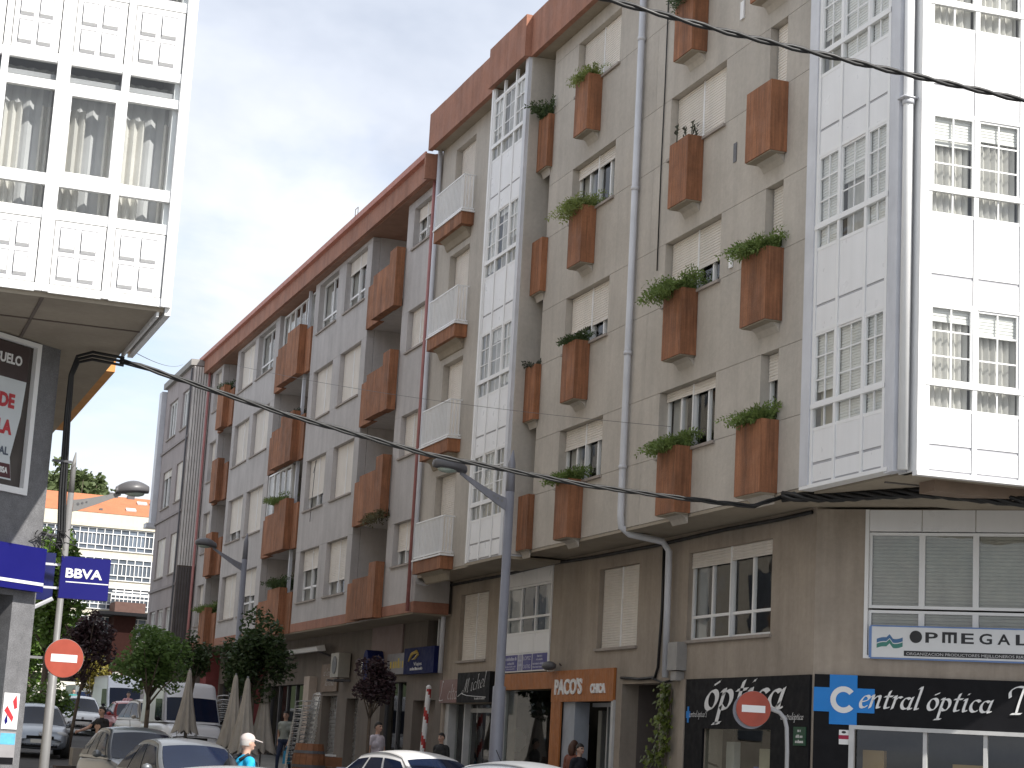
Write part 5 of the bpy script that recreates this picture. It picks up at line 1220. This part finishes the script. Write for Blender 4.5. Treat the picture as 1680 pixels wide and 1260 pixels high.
def car(label, loc, rz, col, L=4.2, Wd=1.74, H=1.45, kind='hatch', name='parked_car', metal=.5):
    t = local_thing(name, label, 'van' if kind == 'van' else 'car', loc, rz, 'vehicles on the street')
    pm = paint('paint_'+'_'.join('%d' % (c*100) for c in col), col, metal)
    h = L/2; w = Wd/2
    # (y, hw_scale, z_top) along the car, front at +y
    if kind == 'van':
        st = [(-h, .9, 1.02), (-h*.97, .97, 1.05), (-h*.5, 1, 1.08), (0, 1, 1.08), (h*.45, 1, 1.08), (h*.62, .99, 1.06), (h*.86, .95, .98), (h*.96, .88, .86), (h, .8, .62)]
        cab = [(-h*.985, 0, 1), (-h*.96, 1, 1), (h*.42, 1, 1), (h*.76, 0, 1)]; belt = 1.06
    else:
        st = [(-h, .82, .72), (-h*.96, .93, .90), (-h*.7, .98, .93), (-h*.2, 1, .92), (h*.2, 1, .93), (h*.38, .99, .94), (h*.62, .97, .88), (h*.86, .9, .78), (h*.96, .8, .66), (h, .7, .5)]
        cab = [(-h*.90, 0, 1), (-h*.50, .96, 1), (-h*.1, 1, 1), (h*.04, .97, 1), (h*.52, 0, 1)]; belt = .9
    mb = MB(); nn = 9
    for (y, sw, zt) in st:
        zb = .22 if abs(y) < h*.97 else .34
        half = [(0, zb), (sw*w*.85, zb), (sw*w*.98, zb+.1), (sw*w, (zb+zt)*.52), (sw*w*.985, zt*.82), (sw*w*.93, zt*.97), (sw*w*.8, zt), (sw*w*.4, zt+.025), (0, zt+.035)]
        ring = [(x, y, z) for x, z in half] + [(-x, y, z) for x, z in reversed(half[1:-1])]
        mb.v += ring
    m_ = 16
    for i in range(len(st)-1):
        for k in range(m_): mb.f.append((i*m_+k, i*m_+(k+1) % m_, (i+1)*m_+(k+1) % m_, (i+1)*m_+k)); mb.m.append(0)
    mb.f.append(tuple(range(m_))); mb.m.append(0); e = (len(st)-1)*m_; mb.f.append(tuple(e+k for k in reversed(range(m_)))); mb.m.append(0)
    body = part('body', mb, pm, t, True); sb = body.modifiers.new('s', 'SUBSURF'); sb.levels = sb.render_levels = 2
    # cabin
    def cabpt(y, f, x, off=0):
        """f: 0 belt .. 1 roof"""
        z = belt-.02+(H-belt+.02)*f
        ww = w*(.93-.25*f**1.5 if kind != 'van' else .97-.1*f)
        return (x*ww+(off*(1 if x > 0 else -1) if abs(x) > .9 else 0), y, z)
    fr_b, fr_t = cab[-1][0], cab[-2][0]; rr_b, rr_t = cab[0][0], cab[1][0]
    mb = MB(); nf = 6; ns = 8
    def surf(fn, nu, nv, mbx):
        b = len(mbx.v)
        for i in range(nu+1):
            for j in range(nv+1): mbx.v.append(fn(i/nu, j/nv))
        for i in range(nu):
            for j in range(nv): a = b+i*(nv+1)+j; mbx.f.append((a, a+1, a+nv+2, a+nv+1)); mbx.m.append(0)
    def endcurve(yb, yt, f): return yb+(yt-yb)*(f**.9)
    def P(s, x, f, off=0):
        """s 0 rear .. 1 front at height f, x -1..1"""
        yr = endcurve(rr_b, rr_t, f); yf = endcurve(fr_b, fr_t, f); y = yr+(yf-yr)*s
        bow = ((1-abs(2*s-1)**2.2)*.075-.055)*f if kind != 'van' else (1-abs(2*s-1)**3)*.035*f; px_, py_, pz_ = cabpt(y, f, x, 0)
        bulge = .12*(1-abs(x)**2.2)*(1 if s > .5 else -1) if s in (0, 1) else 0
        return (px_, py_+bulge*(.7 if kind != 'van' else .5), pz_+bow+.055*f*(1-abs(x)**2))
    # sides, roof, front and rear as one shell
    for sx in (-1, 1): surf(lambda i, j: P(i, sx, j), 10, 6, mb)
    surf(lambda i, j: P(i, 2*j-1, 1), 10, 8, mb)
    for s_ in (0, 1): surf(lambda i, j: P(s_, 2*i-1, j), 8, 6, mb)
    cabn = part('cabin', mb, pm, t, True)
    wd_ = cabn.modifiers.new('w', 'WELD'); wd_.merge_threshold = .004
    sb = cabn.modifiers.new('s', 'SUBSURF'); sb.levels = sb.render_levels = 1
    def glassq(name, fn, lab=None):
        g = MB(); surf(fn, 8, 5, g); return part(name, g, carglass, cabn, True)
    def outw(p, n, k=.008): return (p[0]+n[0]*k, p[1]+n[1]*k, p[2]+n[2]*k)
    lo, hi = (.06, .93) if kind != 'van' else (.05, .62)
    glassq('windscreen', lambda i, j: outw(P(1, (2*i-1)*.90, lo+(hi-lo)*j), (0, 1, .5), .012))
    glassq('rear_window', lambda i, j: outw(P(0, (2*i-1)*.84, .12+(.88-.12)*j), (0, -1, .5), .012))
    cuts = [(.07, .30), (.33, .58), (.61, .93)] if kind != 'van' else [(.66, .94)]
    for sx in (-1, 1):
        for a, b in cuts: glassq('side_window', lambda i, j: outw(P(a+(b-a)*i, sx, .1+(.86-.1)*j if kind != 'van' else .08+.5*j), (sx, 0, .2), .009))
        part('mirror', MB().ball((sx*(w+.1), fr_b-.35, belt+.08), .1, .07, .075, 8).tube([(sx*w*.9, fr_b-.35, belt+.03), (sx*(w+.06), fr_b-.35, belt+.06)], .025, 5), pm if kind != 'van' else black, t, True)
        part('headlight', MB().ball((sx*w*.68, h*.90, .66 if kind != 'van' else .80), .19, .1, .09, 10), chrome, t, True)
        for yy in (-h*.62, h*.62):
            wl = part('wheel', MB(), tyre, t) if False else None
            fr_ = lambda u, d, z: (sx*(w-.10)+sx*d, yy+u, z)
            ty = part('wheel', MB().disc(fr_, 0, .31, -.1, .1, .31, 24), tyre, t, False)
            part('rim', MB().disc(fr_, 0, .31, .1, .108, .2, 18), rim_m, ty)
    part('grille', MB().box(W, -.38, .38, h-.10, h+.005, .52, .60), black, t)
    part('bumper_intake', MB().box(W, -.5, .5, h-.08, h+.0, .28, .38), black, t)
    part('licence_plate', MB().box(W, -.26, .26, h-.02, h+.022, .40, .50), plate_m, t)
    part('badge', MB().disc(lambda u, d, z: (u, h+.0+d, z), 0, .66, -.06, .012, .05, 14), rim_m, t)
    if kind != 'van': part('aerial', MB().tube([(0, rr_t+.25, H+.03), (0, rr_t+.15, H+.2)], .006, 4), black, t)
    return t
FRONT = math.pi
def gcar(px, D): 
    p = at(px, 1225, D); return (p.x, p.y, gz(p.y))
silver = (.46, .46, .45)
car('silver saloon car with its front wing nearest the black-shirted man', gcar(226, 38.5), FRONT+R(4), (.16, .175, .195), H=1.47, L=4.3)
car('grey hatchback in front of the silver saloon, behind the man in the cap', gcar(313, 33), FRONT+R(8), (.17, .185, .205), H=1.42, L=4.1)
car('white car turning before the barber pole, dark windscreen to the right', gcar(703, 31), FRONT+R(22), (.74, .74, .75), H=1.48, L=4.0, metal=.1)
p_ = at(866, 1252, 25); car('pale silver car roof cut by the lower edge below the orange shop', (p_.x+.35, p_.y, -.0), FRONT+R(40), (.52, .54, .57), H=1.43, L=4.1)
p_ = at(440, 1252, 15.5); car('nearest pale car of which only the roof crest shows below the cap', (p_.x, p_.y, 0), FRONT+R(10), (.5, .5, .5), H=1.30, L=4.2)
p_ = at(58, 1200, 56); car('blue-grey car parked on the left behind the granite pillar', (p_.x, p_.y, gz(p_.y)-.03), FRONT-R(2), (.30, .34, .40), H=1.46)
p_ = at(128, 1190, 79); car('white car behind the thin dark tree trunk', (p_.x, p_.y, gz(p_.y)), FRONT-R(3), (.72, .74, .76), H=1.5, metal=.1)
p_ = at(298, 1170, 63); car('white van with dark windscreen behind the closed umbrella', (p_.x, p_.y, gz(p_.y)), FRONT+R(1), (.72, .73, .76), L=5.2, Wd=1.95, H=2.3, kind='van', name='delivery_van', metal=.1)
p_ = at(196, 1150, 92); car('white van with blue-tinted windscreen farther up the street', (p_.x, p_.y, gz(p_.y)), FRONT+R(3), (.72, .73, .77), L=5.2, Wd=1.95, H=2.5, kind='van', name='delivery_van', metal=.1)
p_ = at(212, 1190, 76); car('small red car in front of the farther white van', (p_.x, p_.y, gz(p_.y)), FRONT+R(3), (.35, .04, .04), H=1.45, L=3.8, metal=.2)
p_ = at(250, 1170, 72); car('beige car with shaded front between the two white vans', (p_.x, p_.y, gz(p_.y)), FRONT+R(10), (.42, .38, .32), H=1.6, L=4.2, metal=.2)
p_ = at(142, 1120, 115); car('dark grey van beyond the white car', (p_.x, p_.y, gz(p_.y)), FRONT+R(3), (.12, .13, .13), L=5, Wd=1.9, H=2.1, kind='van', name='delivery_van', metal=.1)
# stone steps beyond the cars
stp = thing('stone_steps', 'pale stone steps behind the white car at the end of the street', 'steps', tuple(at(118, 1140, 140)))
q_ = at(118, 1140, 140)
for i in range(7): part('step', MB().box(W, q_.x-2.5, q_.x+2.5, q_.y+i*.5, q_.y+i*.5+.5, gz(q_.y)-.5, gz(q_.y)+1.2+i*.24), mat('step_stone', (.55, .53, .48), .8), stp)
q_ = at(172, 1110, 125)
single('ramp_wall', MB().prism(lambda u, d, z: (q_.x+d, q_.y+u, z), [(-.6, 1), (.3, 1), (1.0, 5.4), (.65, 5.4)], 0, 1.2), mat('ramp_concrete', (.4, .39, .36), .85), 'pale sloping concrete wall between purple tree and green round tree', 'wall')

# ================================================================== people
skin_m = mat('skin', (.52, .32, .24), .55, .06, 6)
hair_d = mat('hair_dark', (.02, .016, .014), .6, .2, 20)
def capsule(mb, a, b, ra, rb, n=10):
    a, b = Vector(a), Vector(b); t = (b-a); L = t.length; t = t/L if L > 1e-6 else Vector((0, 0, 1))
    pts = []; rs = []
    for i in range(4): th = math.pi/2*(1-i/4); pts.append(a-t*ra*math.sin(th)); rs.append(max(.001, ra*math.cos(th)))
    pts += [a, b]; rs += [ra, rb]
    for i in range(1, 5): th = math.pi/2*i/4; pts.append(b+t*rb*math.sin(th)); rs.append(max(.001, rb*math.cos(th)))
    mb.tube(pts, rs, n)
def person(label, loc, rz, H=1.70, top=(.1, .1, .1), legs=(.03, .04, .08), bare_arms=False, pose='walk', hair=hair_d, long_hair=False, cap=None, pack=None, bag=None, hold=None, shoes=(.03, .03, .03)):
    """local: faces +y. one continuous remeshed body, coloured by region; hair, cap as children"""
    k = H/1.72
    t = local_thing('person', label, 'person', loc, rz, 'people in the street')
    J = dict(pel=(0, 0, .93), che=(0, .0, 1.28), nk=(0, .0, 1.46), hd=(0, .02, 1.60))
    sw = {'walk': .2, 'stand': .03}.get(pose, .03)
    m = MB()
    capsule(m, (0, 0, .95), (0, .005, 1.10), .135, .125, 14); capsule(m, (0, .005, 1.1), (0, 0, 1.32), .125, .145, 14)
    capsule(m, (-.09, 0, .93), (.09, 0, .93), .115, .115, 12); capsule(m, (-.14, -.005, 1.38), (.14, -.005, 1.38), .075, .075, 12)
    capsule(m, (-.08, .02, 1.24), (.08, .02, 1.24), .11, .11, 12)
    capsule(m, (0, -.005, 1.42), (0, .015, 1.54), .055, .052)
    m.ball((0, .02, 1.625), .074, .092, .115, 16); capsule(m, (0, .055, 1.56), (0, .085, 1.555), .045, .03)
    capsule(m, (0, .105, 1.62), (0, .125, 1.595), .012, .016, 6)
    for s in (-1, 1): m.ball((s*.076, .015, 1.615), .014, .022, .032, 8)
    hands = []
    for s in (-1, 1):
        f = s*sw
        hip, knee, ank = (s*.09, 0, .9), (s*.095, f*.75+.03, .5), (s*.095, f*1.1-.02+(.0 if f > 0 else -.06), .09+(.03 if f < 0 else 0))
        capsule(m, hip, knee, .088, .06, 12); capsule(m, knee, ank, .06, .038, 10); capsule(m, (ank[0], ank[1]-.03, .045), (ank[0], ank[1]+.15, .04), .042, .036, 8)
        sh, el, wr = (s*.185, -.005, 1.37), (s*.235, -f*.5-.02, 1.10), (s*.235, -f*.9+.08, .87)
        if hold == 'reach' and s == 1: el, wr = (.28, .18, 1.2), (.30, .42, 1.12)
        if hold == 'phone': el, wr = (s*.24, .02, 1.12), (s*.1, .24, 1.18)
        capsule(m, sh, el, .055, .043); capsule(m, el, wr, .043, .03)
        w_, e_ = Vector(wr), Vector(el); dr = (w_-e_).normalized(); sd = Vector((1, 0, 0)) if abs(dr.x) < .8 else Vector((0, 1, 0)); sd = (dr.cross(sd).cross(dr)).normalized() if False else dr.cross(Vector((s, 0, 0))).normalized()
        pc = w_+dr*.05
        capsule(m, w_, pc+dr*.02, .03, .034, 8)
        for fi, fl in enumerate((.068, .078, .074, .058)):
            o = sd*(-.03+.02*fi); a_ = pc+dr*.035+o; b_ = a_+dr*fl*.55+Vector((-s*.012, 0, 0)); c_ = b_+dr*fl*.4+Vector((-s*.028, 0, 0))
            capsule(m, a_, b_, .0105, .0095, 6); capsule(m, b_, c_, .0095, .008, 6)
        th = pc-sd*.028; capsule(m, th, th-sd*.03+dr*.04, .012, .0095, 6)
        hands.append((wr, w_+dr*.1))
    me = bpy.data.meshes.new('b'); me.from_pydata([(x*k, y*k, z*k) for x, y, z in m.v], [], m.f); me.update()
    ob = bpy.data.objects.new('b', me); COL.objects.link(ob)
    md = ob.modifiers.new('r', 'REMESH'); md.mode = 'VOXEL'; md.voxel_size = .0125; md.use_smooth_shade = True
    sm_ = ob.modifiers.new('s', 'SMOOTH'); sm_.iterations = 2; sm_.factor = .4
    dg = bpy.context.evaluated_depsgraph_get(); me2 = bpy.data.meshes.new_from_object(ob.evaluated_get(dg)); bpy.data.objects.remove(ob)
    for mm in (mat('cloth_%d_%d_%d' % tuple(int(c*100) for c in top), top, .8, .1, 8), mat('cloth_%d_%d_%d' % tuple(int(c*100) for c in legs), legs, .8, .1, 8), skin_m, mat('shoe_leather', (.03, .028, .025), .5), mat('lips', (.36, .14, .12), .5), mat('eye_dark', (.03, .025, .02), .3)): me2.materials.append(mm)
    idx = []
    for p in me2.polygons:
        x, y, z = p.center/k
        i = 0
        if z < .085: i = 3
        elif z < .96 and abs(x) < .205 and not (abs(x) > .19 and z > .7): i = 1
        if z > 1.47: i = 2
        for wr, hd_ in hands:
            if (Vector((x, y, z))-hd_).length < .11: i = 2
        if bare_arms and abs(x) > .20 and .8 < z < 1.22: i = 2
        if bare_arms and hold and y > .12 and .95 < z < 1.3: i = 2
        if z > 1.5 and y > .08:
            if abs(z-1.573) < .009 and abs(x) < .026: i = 4
            if abs(z-1.635) < .012 and .018 < abs(x) < .045: i = 5
        idx.append(i)
    me2.polygons.foreach_set('material_index', idx); me2.polygons.foreach_set('use_smooth', [True]*len(idx))
    me2.name = 'body'; link_mesh('body', me2, t)
    hb = MB()
    for i in range(7):
        tt = i/6*math.pi*.5
        for q in range(16):
            a = 2*math.pi*q/16; low = 1.0 if math.sin(a) < .2 else .62
            th = tt*1.25*(low if i > 2 else 1)
            hb.v.append((.083*math.sin(th)*math.cos(a)*k, (.012+.102*math.sin(th)*math.sin(a))*k, (1.632+.118*math.cos(th))*k))
    for i in range(6):
        for q in range(16): hb.f.append((i*16+q, i*16+(q+1) % 16, (i+1)*16+(q+1) % 16, (i+1)*16+q)); hb.m.append(0)
    part('hair', hb, hair, t, True)
    if long_hair: part('hair_length', MB().ball((0, -.06*k, 1.55*k), .09*k, .06*k, .15*k, 12), hair, t, True)
    if cap:
        cm = mat('cap_cloth', cap, .8, .08, 8)
        c_ = part('cap', MB().ball((0, .012*k, 1.668*k), .084*k, .104*k, .082*k, 16), cm, t, True)
        part('visor', MB().prism(lambda u, d, z: (u, d, z), [(.08*k, 1.665*k), (.20*k, 1.635*k), (.205*k, 1.642*k), (.08*k, 1.678*k)], -.065*k, .065*k), cm, c_)
    if pack:
        b_ = local_thing('backpack', pack, 'backpack', loc, rz); pm = mat('pack_black', (.015, .017, .022), .7)
        part('bag_body', MB().ball((0, -.2*k, 1.2*k), .15*k, .1*k, .23*k, 14), pm, b_, True)
        part('pocket', MB().ball((0, -.27*k, 1.12*k), .1*k, .05*k, .1*k, 12), pm, b_, True)
        for s in (-1, 1): part('strap', MB().tube([(s*.1*k, -.13*k, 1.4*k), (s*.11*k, -.02*k, 1.475*k), (s*.115*k, .12*k, 1.38*k), (s*.12*k, .155*k, 1.22*k), (s*.15*k, .08*k, 1.06*k), (s*.13*k, -.12*k, 1.0*k)], .022*k, 6), pm, b_, True)
    if bag:
        hp = hands[0][1]*k; b_ = local_thing('shopping_bag', bag, 'bag', loc, rz); pm = mat('bag_blue', (.03, .30, .55), .6)
        part('bag_body', MB().prism(lambda u, d, z: (hp.x+d, hp.y+u, z), [(-.05, hp.z-.48), (.05, hp.z-.48), (.035, hp.z-.14), (-.035, hp.z-.14)], -.13, .13), pm, b_)
        part('handle', MB().tube([(hp.x, hp.y-.08, hp.z-.15), (hp.x, hp.y-.03, hp.z-.01), (hp.x, hp.y+.03, hp.z-.01), (hp.x, hp.y+.08, hp.z-.15)], .008, 5), pm, b_, True)
    return t
def pos(px, D, extra=0): p = at(px, 1225, D); return (p.x, p.y, gz(p.y)+extra+(.12 if p.x > 10.9 else 0))
def faces(dx, dy): return math.atan2(-dx, dy)
person('man in a pale cap and turquoise jacket walking right before the grey hatchback', pos(404, 23.6), faces(1, .25), 1.64, (.01, .36, .62), (.05, .05, .06), cap=(.5, .44, .42), pack='black backpack on the shoulders of the man in the cap', hair=mat('hair_grey', (.4, .38, .36), .7))
person('dark-haired man in a black T-shirt beside the silver saloon, arm held out', pos(163, 46.5), faces(-.75, -.5), 1.72, (.012, .012, .014), (.04, .04, .05), True, 'stand', hold='reach')
person('woman in grey top and dark jeans carrying a blue bag on the shaded pavement', pos(466, 52), faces(-.6, -.8), 1.68, (.28, .30, .27), (.02, .03, .07), True, bag='turquoise blue carrier bag in the hand of the walking woman')
person('person in a white shirt standing by the small purple tree', pos(618, 43), faces(.5, -.8), 1.74, (.55, .50, .55), (.04, .04, .06), True, 'stand')
person('dark-clothed person near the barber pole behind the white car', pos(724, 43.5), faces(-.7, -.5), 1.58, (.02, .02, .022), (.03, .03, .035), False, 'stand')
person('long-haired person in reddish brown top in the orange shop doorway', (14.35, 36.15, .22), faces(.9, .4), 1.68, (.20, .07, .045), (.02, .02, .03), False, 'stand', hair=mat('hair_brown', (.08, .035, .02), .6), long_hair=True)
person('person in near-black clothes next to the long-haired one in the shop doorway', (14.3, 35.7, .22), faces(.4, -.9), 1.62, (.012, .014, .022), (.02, .02, .03), False, 'stand')
person('distant person in a teal top near the pale steps', pos(112, 100), faces(0, -1), 1.7, (.03, .2, .2), (.05, .05, .06), True)
person('distant person in a pink top before the farther white van', pos(203, 84), faces(0, -1), 1.7, (.6, .3, .32), (.3, .1, .1), True)

# ================================================================== terrace furniture
cloth_c = mat('umbrella_canvas', (.40, .365, .32), .85, .1, 4, streak=.1)
wood = mat('barrel_wood', (.24, .10, .045), .65, .2, 3, streak=.2)
def umbrella(label, px, D, H=2.6):
    t = local_thing('closed_umbrella', label, 'umbrella', pos(px, D), rnd.random()*3, 'closed terrace umbrellas')
    part('pole', MB().tube([(0, 0, .05), (0, 0, H+.05)], .024, 8), lamppale, t, True)
    mb = MB(); n = 32
    prof = [(.03, H), (.06, H-.08), (.10, H-.5), (.17, H-1.0), (.25, H-1.5), (.31, H-1.78)]
    for (r, z) in prof:
        for q in range(n): a = 2*math.pi*q/n; rr = r*(1+.28*math.cos(a*8)*(r/.24)); mb.v.append((rr*math.cos(a), rr*math.sin(a), z-.05*math.cos(a*8)*(r/.24)))
    for i in range(len(prof)-1):
        for q in range(n): mb.f.append((i*n+q, i*n+(q+1) % n, (i+1)*n+(q+1) % n, (i+1)*n+q)); mb.m.append(0)
    part('canopy', mb, cloth_c, t, True)
    part('base', MB().tube([(0, 0, 0), (0, 0, .1)], .28, 14), stone, t)
umbrella('closed cream umbrella in front of the white van', 301, 55, 2.75)
umbrella('closed cream umbrella left of the dark tree trunk', 378, 48, 2.7)
umbrella('closed cream umbrella right of the dark tree trunk', 398, 46, 2.65)
umbrella('closed cream umbrella nearest the woman with the bag', 428, 49, 2.6)
alu = mat('chair_aluminium', (.62, .62, .62), .3, .05, metal=.7)
def chair_mesh():
    mb = MB()
    for s in (-1, 1):
        mb.tube([(s*.24, .22, 0), (s*.25, .2, .43), (s*.25, .2, .62), (s*.25, .0, .66), (s*.24, -.22, .66)], .012, 6)
        mb.tube([(s*.24, -.24, 0), (s*.23, -.2, .45), (s*.21, -.28, .84)], .012, 6)
    mb.tube([(-.21, -.28, .84), (-.1, -.31, .88), (.1, -.31, .88), (.21, -.28, .84)], .012, 6)
    for i in range(5): z = .52+.075*i; mb.box(W, -.21, .21, -.29+.0-.02*i*.3, -.275-.02*i*.3, z, z+.045)
    return mb
def seat_mesh():
    mb = MB()
    for i in range(6): y = -.2+.07*i; mb.box(W, -.23, .23, y, y+.05, .44, .455)
    return mb
p0 = pos(488, 50)
def cchair(label, loc, rz, group):
    t = local_thing('cafe_chair', label, 'chair', loc, rz, group)
    part('frame', chair_mesh(), alu, t); part('seat', seat_mesh(), alu, t); return t
ch0 = cchair('stacked aluminium café chair by the steel shutters', p0, R(100), 'aluminium chairs stacked by the steel shutters')
ORD = ['bottom', 'second', 'third', 'fourth', 'fifth', 'sixth', 'seventh', 'eighth', 'ninth', 'tenth', 'eleventh', 'top']
ch0['label'] = 'bottom chair of the aluminium stack by the steel shutters'
for i in range(1, 12):
    c_ = copy_tree(ch0); c_['label'] = 'topmost chair of the aluminium stack by the steel shutters' if i == 11 else ORD[i]+' chair from the bottom of the aluminium stack by the steel shutters'; c_.location = (p0[0]+.012*i, p0[1]-.01*i, p0[2]+.125*i)
p1 = pos(355, 62)
ch1 = cchair('stacked aluminium café chair in the dark terrace corner left of the umbrellas', p1, R(80), 'aluminium chairs stacked left of the umbrellas')
ch1['label'] = 'bottom chair of the aluminium stack left of the umbrellas'
for i in range(1, 10):
    c_ = copy_tree(ch1); c_['label'] = 'topmost chair of the aluminium stack left of the umbrellas' if i == 9 else ORD[i]+' chair from the bottom of the aluminium stack left of the umbrellas'; c_.location = (p1[0]+.012*i, p1[1], p1[2]+.14*i)
def barrel(label, loc, s=1.0):
    t = local_thing('wooden_barrel', label, 'barrel', loc, 0, 'barrels on the pavement')
    for q in range(16):
        a0, a1 = 2*math.pi*q/16, 2*math.pi*(q+.96)/16; mb = MB()
        for (r, z) in ((.30, 0), (.36, .3), (.37, .48), (.36, .66), (.30, .95)):
            mb.v += [(r*s*math.cos(a0), r*s*math.sin(a0), z*s), (r*s*math.cos(a1), r*s*math.sin(a1), z*s)]
        for i in range(4): mb.f.append((2*i, 2*i+1, 2*i+3, 2*i+2)); mb.m.append(0)
        part('stave', mb, wood, t)
    part('lid', MB().tube([(0, 0, .9*s), (0, 0, .94*s)], .29*s, 20), wood, t)
    part('hoop', MB().lathe((0, 0, 0), [(.335*s, .15*s), (.35*s, .2*s)], 24).lathe((0, 0, 0), [(.352*s, .74*s), (.335*s, .8*s)], 24).lathe((0, 0, 0), [(.374*s, .44*s), (.374*s, .5*s)], 24), darkgrey, t)
barrel('upright wooden barrel in front of the stacked chairs', pos(508, 46.5), 1.12)
cr = thing('crate_stack', 'brown crates with pale trays stacked right of the wooden barrel', 'crate', pos(536, 47.5))
q_ = pos(536, 47.5)
for i in range(3): part('crate', MB().box(W, q_[0]-.35+.02*i, q_[0]+.35, q_[1]-.25, q_[1]+.25, q_[2]+.25*i, q_[2]+.25*i+.235), wood, cr)
part('tray', MB().box(W, q_[0]-.3, q_[0]+.2, q_[1]-.22, q_[1]+.22, q_[2]+.752, q_[2]+.80), mats_d[2], cr)
bq = pos(578, 40)
fb = thing('folding_sign', 'small pale lilac folding sign on the pavement left of the white-shirted person', 'sign', bq)
part('face_board', MB().prism(lambda u, d, z: (bq[0]+u, bq[1]+d, z), [(-.2, bq[2]), (-.17, bq[2]), (.0, bq[2]+.95), (-.03, bq[2]+.95)], -.3, .3), mat('board_lilac', (.42, .42, .55), .6), fb)
part('rear_board', MB().prism(lambda u, d, z: (bq[0]+u, bq[1]+d, z), [(.2, bq[2]), (.17, bq[2]), (.005, bq[2]+.95), (.035, bq[2]+.95)], -.3, .3), mat('board_lilac', (.42, .42, .55), .6), fb)
bx_ = at(118, 1225, 44)
for i, (dx, zz, lab) in enumerate(((0, 0, 'dark crate at the foot of the pale lamp post'), (.35, .42, 'grey carton leaning on the dark crate by the lamp post'))):
    single('carton', MB().box(W, bx_.x-.35+dx, bx_.x+.45+dx, bx_.y-.3, bx_.y+.3, gz(bx_.y)+zz, gz(bx_.y)+zz+.4), mat('carton_%d' % i, ((.08, .06, .055), (.26, .24, .22))[i], .8), lab, 'box')
tq = pos(320, 50)
tb_ = thing('terrace_table', 'slatted terrace table and bench set before the white van', 'table', tq)
part('top', MB().box(W, tq[0]-.6, tq[0]+.6, tq[1]-.35, tq[1]+.35, tq[2]+.72, tq[2]+.76), mat('table_grey', (.2, .2, .2), .6), tb_)
for dx in (-.5, .5):
    for dy in (-.28, .28): part('leg', MB().box(W, tq[0]+dx-.025, tq[0]+dx+.025, tq[1]+dy-.025, tq[1]+dy+.025, tq[2], tq[2]+.72), lamppale, tb_)
